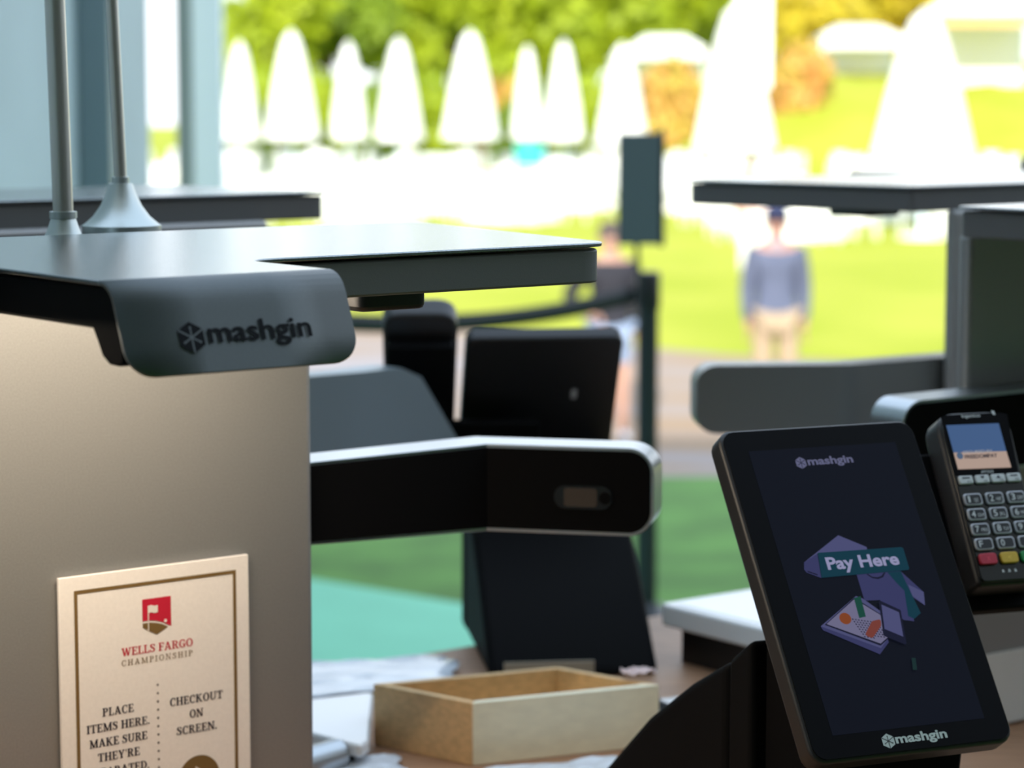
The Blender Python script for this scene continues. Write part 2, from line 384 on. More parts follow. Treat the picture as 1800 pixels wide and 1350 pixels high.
def kiosk(name, label, loc, rz, pr, pl_, hood, nose, arms, light=True, group='self checkout kiosks on the counter tables'):
    t = thing(name, label, 'checkout kiosk', loc, rz, group)
    B().box((pl_, 0, 0.0), (pr, 0.018, HT-0.031)).build('back_panel', STEEL, t, bevel=0.006, seg=3)
    B().box((pl_+0.17, 0.02, 0.0), (pr-0.02, 0.16, 0.02)).build('foot', BLACK, t, bevel=0.003)
    top = B(); top.prism(hood, HT-0.0035, HT)
    n0, n1 = nose
    body = B(); body.prism([(x*1.0, y) for x, y in inset_poly(hood, 0.004)], HT-0.033, HT-0.0055)
    # folded nose: profile (y, z) along the sheet
    prof = [(-0.4778, HT)]+[(-0.478-0.022*math.sin(k*PI/180*68/5), HT-0.022*(1-math.cos(k*PI/180*68/5))) for k in range(6)]
    yl, zl = prof[-1]; dy, dz = -math.cos(math.radians(68)), -math.sin(math.radians(68))
    Ld = 0.0505; r = 0.020
    for k in range(1, 6): prof.append((yl+dy*(Ld-r)*k/5, zl+dz*(Ld-r)*k/5))
    for k in range(1, 9):
        q = Ld-r+r*math.sin(k*PI/2/8); prof.append((yl+dy*q, zl+dz*q))
    rows = []
    for i, (y, z) in enumerate(prof):
        e = 0.0
        if i > len(prof)-9: q = r*math.sin((i-(len(prof)-9))*PI/2/8); e = r-math.sqrt(max(0, r*r-q*q))
        rows.append([(n0+e, y, z), (n0+(n1-n0)*0.33, y, z), (n0+(n1-n0)*0.67, y, z), (n1-e, y, z)])
    nb = B(); nb.grid(rows)
    bp = [(-0.30, HT-0.006)]+[(y+0.0015, z-0.0035) for y, z in prof[1:7]]+[(y, HT+z) for y, z in ((-0.5035, -0.0535), (-0.495, -0.0552), (-0.483, -0.0550), (-0.4735, -0.0500), (-0.4675, -0.0410), (-0.461, -0.0325), (-0.30, -0.0325))]
    B().prism(bp, n0+0.003, n1-0.003, 'x').build('nose_housing', MBLACK, t, bevel=0.002)
    nb.build('nose_plate', NOSE, t, solid=0.003)
    body.build('hood_body', GREYPL, t, bevel=0.002)
    top.build('hood_top', TOPST, t, bevel=0.001)
    for cx, cy in ((pr-0.105, -0.27), (pl_+0.06, -0.27)):
        B().prism(fillet([(cx-0.035, cy-0.02), (cx+0.03, cy-0.02), (cx+0.03, cy+0.06), (cx-0.035, cy+0.06)], 0.01), HT-0.052, HT-0.0325).build('camera_pod', BLACK, t, bevel=0.004)
    if light:
        ls = B().prism(rrect(pl_+0.05, -0.175, pr-0.05, -0.16, 0.006), HT-0.0375, HT-0.0325)
        ls.build('light_strip', LEDM, t)
    for arm in arms:
        a = B(); band(a, arm['poly'], arm.get('t', 0.05), arm['z0'], arm['z1'], arm.get('r', 0.025), arm.get('slant'))
        ao = a.build('camera_arm', arm.get('mat', RIM), t, bevel=0.003, seg=2)
        if arm.get('face', True):
            fb = B(); band(fb, arm['poly'], 0.003, arm['z0'], arm['z1'], arm.get('r', 0.025)-0.004, arm.get('slant'), inset=0.0035, y_off=-0.0022)
            fb.build('face_plate', MBLACK, ao)
        if arm.get('window'):
            (x0, y0), (x1, y1), zc = arm['window']
            d = Vector((x1-x0, y1-y0, 0)); L = d.length; d.normalize(); nn = Vector((d.y, -d.x, 0))
            if nn.y > 0: nn = -nn
            M = Matrix(((d.x, 0, nn.x, x0), (d.y, 0, nn.y, y0), (0, 1, 0, zc), (0, 0, 0, 1)))
            B().prism(rrect(0, -0.0115, L, 0.0115, 0.011), 0.002, 0.0045, 'z', M).build('camera_window', WINM, ao)
            B().prism(rrect(L*0.17, -0.009, L*0.74, 0.009, 0.003), 0.0045, 0.005, 'z', M).build('sensor_glass', WINL, ao)
            B().prism([(L*0.88+0.006*math.cos(k*PI/8), 0.006*math.sin(k*PI/8)) for k in range(16)], 0.0045, 0.0056, 'z', M).build('camera_lens', MBLACK, ao)
    return t
def inset_poly(poly, d):
    n = len(poly); out = []
    area = sum(poly[i][0]*poly[(i+1) % n][1]-poly[(i+1) % n][0]*poly[i][1] for i in range(n))
    sg = 1 if area > 0 else -1
    for i in range(n):
        p = Vector(poly[i]); a = (p-Vector(poly[i-1])); c = (Vector(poly[(i+1) % n])-p)
        if a.length < 1e-7 or c.length < 1e-7: out.append(tuple(p)); continue
        na = Vector((-a.y, a.x)).normalized()*sg; nc = Vector((-c.y, c.x)).normalized()*sg
        m = (na+nc); m = m.normalized() if m.length > 1e-6 else na
        out.append(tuple(p+m*d/max(0.5, m.dot(na))))
    return out
LEDM = mat('warm_led_strip', (0.8, 0.7, 0.5), 0.4, emit=((1.0, 0.84, 0.65), 42.0))
WINM = mat('sensor_surround', (0.004, 0.004, 0.004), 0.25)
WINL = mat('sensor_brown_glass', (0.05, 0.036, 0.026), 0.3)

def hood_poly(xl, xr, n0, n1, over_l=0.055, over_r=0.055, yb=0.0):
    # T shaped plan, wings to -0.36 and a nose reaching -0.47 (its folded part is the nose plate)
    p = [(xr+over_r, yb), (xr, -0.362), (n1, -0.362), (n1, -0.4775), (n0, -0.4775), (n0, -0.295), (xl, -0.295), (xl-over_l, yb)]
    return fillet(p, [0.012, 0.03, 0.03, 0, 0, 0.03, 0.03, 0.012])
ARM_Z0 = (0.278, 0.267); ARM_Z1 = (0.353, 0.353)
def mirror(poly, c): return [(2*c-x, y) for x, y in poly]
CX = -0.115                                                  # centre line of a kiosk
ARM = [(0.20, 0.020), (0.478, 0.020), (0.585, -0.106)]
k1 = kiosk('checkout_kiosk', 'foreground steel checkout kiosk with the cream instruction card on its panel', K_O, K_YAW, 0.264, -0.494,
           hood_poly(-0.535, 0.320, -0.207, -0.029), (-0.207, -0.029),
           [dict(poly=ARM, z0=ARM_Z0, z1=ARM_Z1, window=((0.522, -0.032), (0.559, -0.0755), 0.304)),
            dict(poly=mirror(ARM, CX), z0=ARM_Z0, z1=ARM_Z1)])
B().prism(fillet([(-0.40, 0.0185), (0.315, 0.0185), (0.315, 0.165), (-0.40, 0.165)], [0, 0, 0.03, 0.03]), HT-0.06, HT-0.038).build('rear_shelf', MBLACK, k1, bevel=0.004)
B().prism(fillet([(-0.40, 0.085), (0.315, 0.085), (0.315, 0.165), (-0.40, 0.165)], [0, 0.01, 0.03, 0]), HT-0.038, HT-0.009).build('rear_housing', MBLACK, k1, bevel=0.006, seg=3)
# the name on the nose plate
_a = math.radians(68)
Mn = Matrix(((1, 0, 0, 0), (0, math.cos(_a), -math.sin(_a), -0.478-0.022*math.sin(_a)), (0, math.sin(_a), math.cos(_a), HT-0.022*(1-math.cos(_a))), (0, 0, 0, 1)))
lg = B(); ln = B()
text(lg, 'mashgin', -0.1442, -0.0641, -0.0309, 0.0146, 0.0011, Mn, bold=0.018, capref='h')
hexlogo(lg, -0.1569, -0.0263, 0.0108, 0.0011, Mn, ln)
lg.build('logo_lettering', INK, k1, smooth=False); ln.build('logo_lines', NOSE, k1, smooth=False)
# rear kiosks face the other way
ARMG = mat('grey_steel_arm', (0.27, 0.28, 0.27), 0.36, 0.75, bump=0.05, bscale=900)
ARMBL = mat('blue_grey_arm', (0.27, 0.33, 0.36), 0.4, 0.5, bump=0.05, bscale=900)
k3 = kiosk('checkout_kiosk', 'rear kiosk behind the foreground kiosk, its grey hood edge and blue grey arm in view', kp(0.10, -0.62), K_YAW+PI, 0.264, -0.494,
           hood_poly(-0.535, 0.308, -0.207, -0.029), (-0.207, -0.029),
           [dict(poly=[(-0.40, -0.045), (-0.62, -0.045), (-0.79, -0.065)], z0=(0.21, 0.21), z1=(0.353, 0.353), r=0.001, slant=(0.075, 0.105), mat=ARMBL)], light=False)
k2 = kiosk('checkout_kiosk', 'kiosk at the right facing away, with the long dark hood end and rounded grey arm', kp(1.70, -0.30), K_YAW+PI, 0.285, -0.494,
           hood_poly(-0.535, 0.42, -0.207, -0.029, over_r=-0.075), (-0.207, -0.029),
           [dict(poly=[(0.20, -0.05), (0.416, -0.066), (0.568, -0.165)], z0=ARM_Z0, z1=ARM_Z1, mat=ARMG)], light=False)
k4 = kiosk('checkout_kiosk', 'kiosk at the right edge facing the camera, with a pale card low on its panel', kp(1.525, 0.097), K_YAW, 0.264, -0.494,
           hood_poly(-0.509, 0.308, -0.207, -0.029, over_l=0.010), (-0.207, -0.029),
           [dict(poly=[(-0.20, -0.05), (-0.60, -0.05), (-0.64, -0.047)], z0=(0.296, 0.296), z1=(0.38, 0.38))], light=False)

# ---- instruction card on the foreground panel
cd_ = thing('instruction_card', 'cream instruction card with a gold border and red crest on the foreground steel panel', 'sign', kp(0.0955, 0.0022, 0.12), K_YAW)
Mc = Matrix(((1, 0, 0, -0.0955), (0, 0, -1, 0), (0, 1, 0, -1.02), (0, 0, 0, 1)))     # (a, z world, out of the card)
B().prism([(0.0005, 0.93), (0.1902, 0.93), (0.1902, 1.1797), (0.0005, 1.1797)], 0.0, 0.004, 'z', Mc).build('card', CREAM, cd_, bevel=0.0006)
z = 0.0044
fr = B()
for q in ([(0.0146, 1.1672), (0.1767, 1.1672), (0.1767, 1.1640), (0.0146, 1.1640)], [(0.0146, 0.945), (0.0178, 0.945), (0.0178, 1.164), (0.0146, 1.164)],
          [(0.1735, 0.945), (0.1767, 0.945), (0.1767, 1.164), (0.1735, 1.164)], [(0.0146, 0.945), (0.0146, 0.942), (0.1767, 0.942), (0.1767, 0.945)]): fr.flat(q, z, Mc)
fr.build('printed_border', GOLD, cd_, smooth=False)
sh = B(); sh.flat([(0.081, 1.1516), (0.1096, 1.1516), (0.1096, 1.1247), (0.1062, 1.1262), (0.101, 1.1290), (0.0945, 1.1312), (0.088, 1.1322), (0.081, 1.1322)], z, Mc)
text(sh, 'WELLS FARGO', 0.0597, 0.1312, 1.1036, 0.0072, z, Mc, bold=0.15, serif=True, space=0.05)
sh.build('red_print', RED, cd_, smooth=False)
gp = B(); gp.flat([(0.0812, 1.1264), (0.0951, 1.1186), (0.1065, 1.1243), (0.101, 1.1272), (0.0955, 1.1290), (0.088, 1.1303), (0.0812, 1.1302)], z, Mc)
text(gp, 'CHAMPIONSHIP', 0.0597, 0.1308, 1.0948, 0.0052, z, Mc, bold=0.115, serif=True, space=0.24)
gp.build('gold_print', GOLD, cd_, smooth=False)
gp = B(); gp.flat([(0.1357+0.0215*math.cos(k*PI/24), 0.9815+0.0215*math.sin(k*PI/24)) for k in range(48)], z, Mc); gp.build('round_arrow_badge', GOLD, cd_, smooth=False)
wp = B(); wp.flat([(0.0862, 1.1454), (0.0895, 1.1460), (0.093, 1.1448), (0.0962, 1.1452), (0.0962, 1.1387), (0.093, 1.1382), (0.09, 1.1393), (0.0872, 1.1390), (0.0872, 1.122), (0.0862, 1.1226)], z+0.0003, Mc)
wp.flat([(0.1038+0.0015*math.cos(k*PI/6), 1.1301+0.0015*math.sin(k*PI/6)) for k in range(12)], z+0.0003, Mc)
wp.flat([(0.132, 0.9935), (0.132, 0.972), (0.148, 0.983)], z+0.0003, Mc)
wp.build('white_print', PRINTW, cd_, smooth=False)
dt = B()
for k in range(14): dt.flat([(0.0950+0.0011*math.cos(t*PI/5), 1.0733-k*0.00748+0.0011*math.sin(t*PI/5)) for t in range(10)], z, Mc)
dt.build('dotted_line', GREYINK, cd_, smooth=False)
nv = B(); nw = B()
for body, x0, x1, y in (('PLACE', 0.0400, 0.0706, 1.0528), ('ITEMS HERE.', 0.0243, 0.0862, 1.0395), ('MAKE SURE', 0.0269, 0.0837, 1.0262), ("THEY'RE", 0.0348, 0.0760, 1.0130), ('SEPARATED.', 0.0262, 0.0850, 0.9996),
                        ('CHECKOUT', 0.1072, 0.1612, 1.0518), ('ON', 0.1270, 0.1408, 1.0384), ('SCREEN.', 0.1137, 0.1545, 1.0246)):
    text(nv if x0 < 0.095 else nw, body, x0, x1, y, 0.0073, z, Mc, bold=0.17, serif=True, space=0.06)
nv.build('left_lettering', NAVY, cd_, smooth=False); nw.build('right_lettering', NAVY, cd_, smooth=False)
# ---- pale card on the right hand kiosk's panel (its square codes are left blank)
c2 = thing('notice_card', 'pale blank notice card low on the panel of the kiosk at the right edge', 'sign', kp(1.062, 0.0975, 0.0), K_YAW)
B().box((0.0, -0.003, 0.003), (0.13, 0.0, 0.084)).build('card', mat('pale_card', (0.85, 0.85, 0.82), 0.6), c2, bevel=0.0006)

# ---- antennas behind the hood
def pole(name, label, x, y, z, rb, r, lean, h=0.62):
    t = thing(name, label, 'pole', (x, y, z))
    prof = [(rb, 0), (rb, 0.008), (rb*0.93, 0.0095), (rb*0.72, 0.016), (rb*0.52, 0.026), (rb*0.38, 0.037), (rb*0.30, 0.046), (r*1.35, 0.0462), (r*1.35, 0.052), (r, 0.0525)]
    B().lathe(prof, 40).build('flared_base', FLARE, t)
    B().tube([(0, 0, 0.05), (lean*h, 0, h)], r, 20).build('shaft', POLEM, t)
    return t
FLARE = mat('cast_silver_base', (0.50, 0.55, 0.54), 0.38, 0.9)
POLEM = mat('satin_pole', (0.60, 0.585, 0.53), 0.34, 0.9, bump=0.06, bscale=900)
def zpt(px, py, z):                                         # where the line of sight of a photo point meets a level plane
    p = math.atan(525/4500); rx, ry, rz = (px-900)/4500, math.cos(p)+(675-py)/4500*math.sin(p), -math.sin(p)+(675-py)/4500*math.cos(p)
    t = (z-CAM_Z)/rz; return (rx*t, ry*t, z)
SH_Z = 0.9+HT-0.009
p1 = kp(0.040, -0.048); p2 = kp(0.135, -0.118)
pole('metal_pole', 'thicker metal pole with a flared base just behind the steel hood', p1.x, p1.y, SH_Z-0.026, 0.036, 0.0088, -0.018)
pole('metal_pole', 'thinner metal pole with a wide flared foot, right of the thicker pole', p2.x, p2.y, SH_Z, 0.036, 0.0056, -0.03)

# ---------------------------------------------------------------- payment tablet on its wedge stand
T_W, T_H, T_TILT = 0.215, 0.336, 0.6006
TS = 0.90
def tilt_matrix(zc, tilt):
    c, s_ = math.cos(tilt), math.sin(tilt)
    return Matrix(((1, 0, 0, 0), (0, s_, -c, 0), (0, c, s_, zc), (0, 0, 0, 1)))
def tablet(name, label, x, y, rz, lit, zc=0.2359):
    Mt = tilt_matrix(zc, T_TILT); dz = zc-0.2359
    t = thing(name, label, 'payment tablet', (x, y, 0.9), rz, 'payment tablets on wedge stands')
    body = B(); body.prism(rrect(-T_W/2, -T_H/2, T_W/2, T_H/2, 0.015), -0.024, 0.0, 'z', Mt); tb = body.build('tablet_body', BLACK, t, bevel=0.004, seg=3)
    gl = B(); gl.prism(rrect(-T_W/2+0.003, -T_H/2+0.003, T_W/2-0.003, T_H/2-0.003, 0.013), 0.0, 0.0012, 'z', Mt); gl.build('glass', TBLACK, t)
    hw = 0.096 if lit else 0.108
    prof = [(0.335+dz*1.2, 0.0), (0.325+dz*1.2, 0.016), (0.262, 0.058+dz), (0.17, 0.113+dz), (0.092, 0.152+dz)]
    B().prism([(0.090, 0.0)]+prof, -hw, hw, 'x').build('stand_cover', SOFTBL, t, bevel=0.012, seg=4)
    B().prism([(0.088, 0.0), (0.088, 0.154+dz), (0.045, 0.182+dz), (0.04, 0.0)], -hw, hw, 'x').build('stand_body', SOFTBL, t, bevel=0.006, seg=3)
    B().prism([(0.038, 0.0), (0.038, 0.18+dz), (0.0, 0.205+dz), (-0.05, 0.115+dz), (-0.02, 0.0)], -hw+0.012, hw-0.012, 'x').build('neck', MBLACK, t, bevel=0.004)
    if not lit:
        B().prism(rrect(-0.05, 0.06, -0.043, 0.076, 0.002), -0.0255, -0.0245, 'z', Mt).build('back_label', mat('pale_label', (0.5, 0.5, 0.5), 0.6), t)
        B().box((-0.025, 0.334+dz*1.2, 0.002), (0.09, 0.337+dz*1.2, 0.022)).build('asset_sticker', mat('beige_sticker', (0.42, 0.38, 0.30), 0.7), t)
        return t
    z = 0.0014
    sc_ = B(); sc_.flat([(-0.081, 0.1440), (0.081, 0.1440), (0.081, -0.1435), (-0.081, -0.1435)], z, Mt)
    sc_ = sc_.build('display', screen('screen_navy', 12, 15, 25), t, smooth=False)
    P = lambda nm, polys, c, lay: [(lambda bb: ([bb.flat(q, z+0.0002*lay, Mt) for q in polys], bb.build(nm, c, sc_, smooth=False)))(B())]
    LAV = screen('screen_lavender', 72, 74, 112); LAVD = screen('screen_lavender_dark', 52, 54, 92); TEALS = screen('screen_teal', 14, 52, 66); DK = screen('screen_ink', 22, 24, 44)
    TXT = screen('screen_text', 138, 138, 172); LG = screen('screen_logo', 92, 94, 122)
    l1 = B(); ll = B(); hexlogo(l1, -0.0288, 0.1283, 0.0063, z+0.0002, Mt, ll); text(l1, 'mashgin', -0.0215, 0.0283, 0.1252, 0.0083, z+0.0002, Mt, bold=0.03, capref='h')
    l1.build('display_logo', LG, sc_, smooth=False); ll.build('display_logo_lines', DK, sc_, smooth=False)
    P('arrow_picture', [[(-0.0129, 0.0508), (0.0134, 0.0366), (0.0134, 0.0335), (-0.0407, 0.034), (-0.0574, 0.0263)]], LAV, 1)
    P('arrow_side', [[(-0.0407, 0.034), (-0.0574, 0.0263), (-0.0596, 0.0192), (-0.0580, 0.0160), (-0.0443, 0.0092)]], LAVD, 1)
    P('arrow_slot', [[(-0.0570, 0.0178), (-0.0566, 0.0162), (-0.0475, 0.0120), (-0.0472, 0.0132)]], DK, 2)
    P('shirt_picture', [[(-0.0062, 0.0094), (0.0416, 0.0094), (0.0593, -0.014), (0.0561, -0.0274), (0.0427, -0.0153), (0.0394, -0.0422), (0.0286, -0.0399), (0.0240, -0.034), (0.0099, -0.0179), (-0.0064, -0.0171)]], LAVD, 1)
    P('collar_picture', [[(0.004, 0.009), (0.009, 0.0045), (0.015, 0.003), (0.021, 0.0045), (0.025, 0.009), (0.023, 0.009), (0.0195, 0.006), (0.015, 0.005), (0.0095, 0.006), (0.006, 0.009)]], DK, 2)
    P('sleeve_picture', [[(0.045, -0.005), (0.0593, -0.014), (0.0561, -0.0274), (0.046, -0.017)]], LAV, 2)
    P('scarf_picture', [[(0.0270, 0.009), (0.0416, 0.009), (0.0450, -0.0128), (0.0488, -0.0348), (0.0400, -0.0400), (0.0345, -0.0365), (0.0389, -0.0110), (0.0330, -0.002)]], TEALS, 3)
    P('banner_picture', [[(-0.0405, 0.0345), (0.0500, 0.0333), (0.0520, 0.0320), (0.0516, 0.0110), (0.0500, 0.0095), (-0.0443, 0.0092)]], TEALS, 4)
    tx = B(); text(tx, 'Pay Here', -0.0349, 0.0430, 0.0163, 0.0128, z+0.001, Mt, bold=0.03, slope=-0.01); tx.build('display_words', TXT, sc_, smooth=False)
    P('tray_side', [[(-0.0604, -0.0385), (-0.0590, -0.0425), (-0.0078, -0.0713), (0.0053, -0.0605), (0.0053, -0.0570)]], LAVD, 3)
    P('tray_rim', [[(-0.0604, -0.0385), (-0.0142, -0.0120), (-0.0080, -0.0150), (0.0105, -0.0330), (0.0055, -0.0570), (-0.0050, -0.0655)]], LAV, 4)
    P('tray_line', [[(-0.0560, -0.0375), (-0.0165, -0.0135), (0.0065, -0.0330), (0.0058, -0.0570), (-0.0046, -0.0632)]], DK, 5)
    P('tray_picture', [[(-0.0540, -0.0370), (-0.0170, -0.0150), (0.0050, -0.0330), (0.0050, -0.0560), (-0.0040, -0.0612)]], screen('screen_pale', 104, 102, 130), 6)
    dots = []
    for i in range(9):
        for j in range(9):
            cx, cy = -0.0262+i*0.0030+j*0.0010, -0.0340-i*0.0007-j*0.0026
            dots.append([(cx, cy), (cx+0.0015, cy-0.0004), (cx+0.0017, cy-0.0016), (cx+0.0002, cy-0.0012)])
    P('tray_dots', [d for d in dots if d[0][0] < 0.003 and d[0][1] > -0.055-0.0], DK, 7)
    P('bottle_picture', [[(-0.0176, -0.0142), (-0.0100, -0.0129), (-0.0110, -0.0336), (-0.0184, -0.0343)]], screen('screen_green', 20, 66, 56), 8)
    P('bun_picture', [[(-0.0330+0.0062*math.cos(k*PI/10), -0.0335+0.0058*math.sin(k*PI/10)) for k in range(20)]], screen('screen_orange', 122, 62, 32), 8)
    P('hotdog_picture', [fillet([(-0.0184, -0.0517), (-0.0060, -0.0385), (0.0040, -0.0372), (0.0020, -0.0440), (-0.0110, -0.0555)], 0.004)], screen('screen_brown', 112, 56, 48), 8)
    P('phone_picture', [fillet([(0.0076, -0.0183), (0.0277, -0.0303), (0.0225, -0.0655), (0.0010, -0.0540)], 0.002)], DK, 9)
    P('phone_display', [[(0.0090, -0.0232), (0.0250, -0.0325), (0.0215, -0.0570), (0.0043, -0.0475)]], LAV, 10)
    P('can_picture', [[(0.0234, -0.0783), (0.0276, -0.0787), (0.0253, -0.0904), (0.0209, -0.09)]], screen('screen_dim_green', 22, 44, 44), 8)
    lo = B(); l2 = B(); hexlogo(lo, -0.0262, -0.1545, 0.0072, z, Mt, l2); text(lo, 'mashgin', -0.0186, 0.0362, -0.1578, 0.0090, z, Mt, bold=0.03, capref='h')
    lo.build('bezel_logo', LOGOW, t, smooth=False); l2.build('bezel_logo_lines', BLACK, t, smooth=False)
    return t
tab1 = tablet('payment_tablet', 'black tilted tablet showing a dim Pay Here screen, at the front right', 0.3302*TS, 2.3605*TS, 0.4098, True, (0.7-(0.4641*TS))/TS)
tab1.scale = (TS, TS, TS)
tab3 = tablet('payment_tablet', 'black tablet on a wedge stand seen from behind, beyond the wooden box', 0.030, 3.345, math.radians(187), False, 0.280)
tab3.scale = (0.94, 0.94, 0.94)

# ---------------------------------------------------------------- card terminal
KS_ = 0.92
def terminal(name, label, loc, rz, front, zc=0.302):
    Mk = tilt_matrix(zc, 0.5175)
    t = thing(name, label, 'card terminal', loc, rz, 'card terminals beside the tablets')
    out = fillet([(-0.0375, -0.0915), (0.0375, -0.0915), (0.0405, 0.0895), (-0.0405, 0.0895)], [0.008, 0.008, 0.022, 0.022])
    B().prism(out, -0.034, -0.001, 'z', Mk).build('terminal_body', BLACK, t, bevel=0.005, seg=3)
    B().prism([(x*0.95, y*0.965) for x, y in out], -0.001, 0.002, 'z', Mk).build('front_cover', mat('terminal_gloss', (0.009, 0.009, 0.010), 0.22), t, bevel=0.002)
    # bracket to the tablet beside it
    B().prism([(-0.036, -0.105), (0.036, -0.105), (0.036, 0.06), (-0.036, 0.06)] if not front else [(-0.05, -0.105), (0.05, -0.105), (0.05, 0.06), (-0.05, 0.06)], -0.052, -0.0345, 'z', Mk).build('bracket', SOFTBL, t, bevel=0.003)
    B().prism([(-0.13, -0.085), (-0.03, -0.085), (-0.03, -0.04), (-0.13, -0.04)], -0.054, -0.044, 'z', Mk).build('bracket_arm', SOFTBL, t, bevel=0.003)
    if not front: return t
    B().prism([(-0.0355, 0.0215), (0.0335, 0.0215), (0.0375, 0.0835), (0.030, 0.0855), (-0.030, 0.0855), (-0.0365, 0.0835)], 0.002, 0.0026, 'z', Mk).build('display_window', TBLACK, t)
    z = 0.0028
    ds = B(); ds.flat([(-0.0322, 0.0457), (0.0262, 0.0443), (0.0255, 0.0742), (-0.0330, 0.0748)], z, Mk); dd = ds.build('display', screen('terminal_blue', 66, 92, 132), t, smooth=False)
    s2 = B(); s2.flat([(-0.0318, 0.0280), (0.0272, 0.0270), (0.0262, 0.0443), (-0.0322, 0.0457)], z, Mk); s2.build('display_sand', screen('terminal_sand', 172, 150, 138), dd, smooth=False)
    q = B(); text(q, 'FREEDOMPAY', -0.0212, 0.0150, 0.0385, 0.0040, z+0.0002, Mk, bold=0.03); q.build('display_words', screen('terminal_ink', 24, 26, 44), dd, smooth=False)
    q = B(); text(q, 'SECURED BY', -0.0216, 0.0110, 0.0440, 0.0028, z+0.0002, Mk, bold=0.02); q.build('display_small_words', screen('terminal_pale', 150, 152, 160), dd, smooth=False)
    q = B(); q.flat([(-0.0262+0.0036*math.cos(k*PI/10), 0.0420+0.0036*math.sin(k*PI/10)) for k in range(20)], z+0.0002, Mk); q.flat([(-0.0262, 0.0420)]+[(-0.0262+0.0022*math.cos(k*PI/6), 0.0420+0.0022*math.sin(k*PI/6)) for k in range(7)], z+0.0004, Mk)
    q.build('display_mark', screen('terminal_mark', 76, 96, 122), dd, smooth=False)
    LT = mat('terminal_lettering', srgb(215, 217, 215), 0.5)
    q = B(); text(q, 'ingenico', -0.0138, 0.0070, 0.0818, 0.0032, z, Mk, bold=0.01, capref='i'); text(q, 'iPP350', -0.0072, 0.0062, 0.0227, 0.0026, z, Mk)
    for cx in (-0.0095, -0.0027, 0.0040):
        q.flat([(cx-0.0014, -0.0796), (cx+0.0014, -0.0796), (cx+0.0008, -0.0768), (cx-0.0008, -0.0768)], 0.0022, Mk)
    q.flat([(0.0205, 0.0880), (0.0235, 0.0876), (0.0243, 0.0832), (0.0215, 0.0836)], z, Mk)
    q.build('lettering', LT, t, smooth=False)
    KW = mat('key_white', (0.66, 0.68, 0.67), 0.45); KS = mat('key_silver', (0.5, 0.51, 0.54), 0.4, 0.5); KD = mat('key_dark', (0.012, 0.013, 0.016), 0.4)
    for i, cx in enumerate((-0.0269, -0.0087, 0.0088, 0.0262)):
        k = B().prism(rrect(cx-0.0076, 0.0118, cx+0.0076, 0.0204, 0.002), 0.002, 0.0052, 'z', Mk).build('key', KW, t, bevel=0.0008)
        g = B()
        if i in (0, 3): g.flat([(cx-0.004, 0.0172), (cx+0.004, 0.0172), (cx+0.004, 0.0185), (cx-0.004, 0.0185)], 0.0054, Mk)
        elif i == 1: g.flat([(cx, 0.0158), (cx+0.0026, 0.0190), (cx-0.0026, 0.0190)], 0.0054, Mk)
        else: g.flat([(cx-0.0026, 0.0158), (cx+0.0026, 0.0158), (cx, 0.0190)], 0.0054, Mk)
        text(g, 'F%d' % (i+1), cx+0.001, cx+0.0045, 0.0125, 0.0022, 0.0054, Mk)
        g.build('key_print', NAVY, k, smooth=False)
    rows = [(-0.0044, [('1', 'QZ'), ('2', 'ABC'), ('3', 'DEF')]), (-0.0199, [('4', 'GHI'), ('5', 'JKL'), ('6', 'MNO')]), (-0.0353, [('7', 'PRS'), ('8', 'TUV'), ('9', 'WXY')]), (-0.0506, [('F', ''), ('0', ''), ('.', '')])]
    for cy, ks in rows:
        for (a, b_), cx in zip(ks, (-0.0243, -0.0005, 0.0232)):
            k = B().prism(rrect(cx-0.0098, cy-0.0062, cx+0.0098, cy+0.0062, 0.003), 0.002, 0.0050, 'z', Mk).build('key', KS, t, bevel=0.0008)
            B().prism(rrect(cx-0.0082, cy-0.0047, cx+0.0082, cy+0.0047, 0.0025), 0.0050, 0.0054, 'z', Mk).build('key_top', KD, k)
            g = B()
            if a == '.': g.flat(rrect(cx-0.001, cy-0.003, cx+0.001, cy-0.001, 0.0006), 0.0056, Mk)
            else: text(g, a, cx-0.0060, cx-0.0060+(0.0022 if a == '1' else 0.0042), cy-0.0033, 0.0066, 0.0056, Mk, bold=0.01, capref='1')
            if b_: text(g, b_, cx+0.0004, cx+0.0004+0.0022*len(b_), cy-0.0028, 0.0034, 0.0056, Mk)
            g.build('key_print', LT, k, smooth=False)
    for cx, c, nm, sym in ((-0.0238, srgb(190, 38, 62), 'red key', 'x'), (-0.0006, srgb(212, 172, 50), 'yellow key', '<'), (0.0218, srgb(20, 140, 70), 'green key', 'o')):
        k = B().prism(rrect(cx-0.0095, -0.0714, cx+0.0095, -0.0600, 0.003), 0.002, 0.0054, 'z', Mk).build('key', mat('key_'+nm.split()[0], c, 0.4), t, bevel=0.001)
        k['label'] = nm
        g = B(); text(g, {'x': 'X', '<': '<', 'o': 'O'}[sym], cx-0.002, cx+0.002, -0.0680, 0.0045, 0.0056, Mk)
        g.build('key_print', mat('key_print_'+sym, tuple(min(1, v*1.6+0.05) for v in c), 0.5), k, smooth=False)
    return t
terminal('card_terminal', 'black card terminal with keypad and lit display, right of the Pay Here tablet', (0.469*KS_, 2.4714*KS_, 0.9), 0.3379, True, (0.7-0.398*KS_)/KS_).scale = (KS_, KS_, KS_)
_r = math.radians(187)
_d = Vector((0.156*math.cos(_r)-0.0464*math.sin(_r), 0.156*math.sin(_r)+0.0464*math.cos(_r), 0))
terminal('card_terminal', 'black card terminal seen from behind, left of the tablet beyond the wooden box', (0.030+_d.x, 3.345+_d.y, 0.9), _r-0.072, False, 0.29).scale = (1.18, 1.18, 1.18)

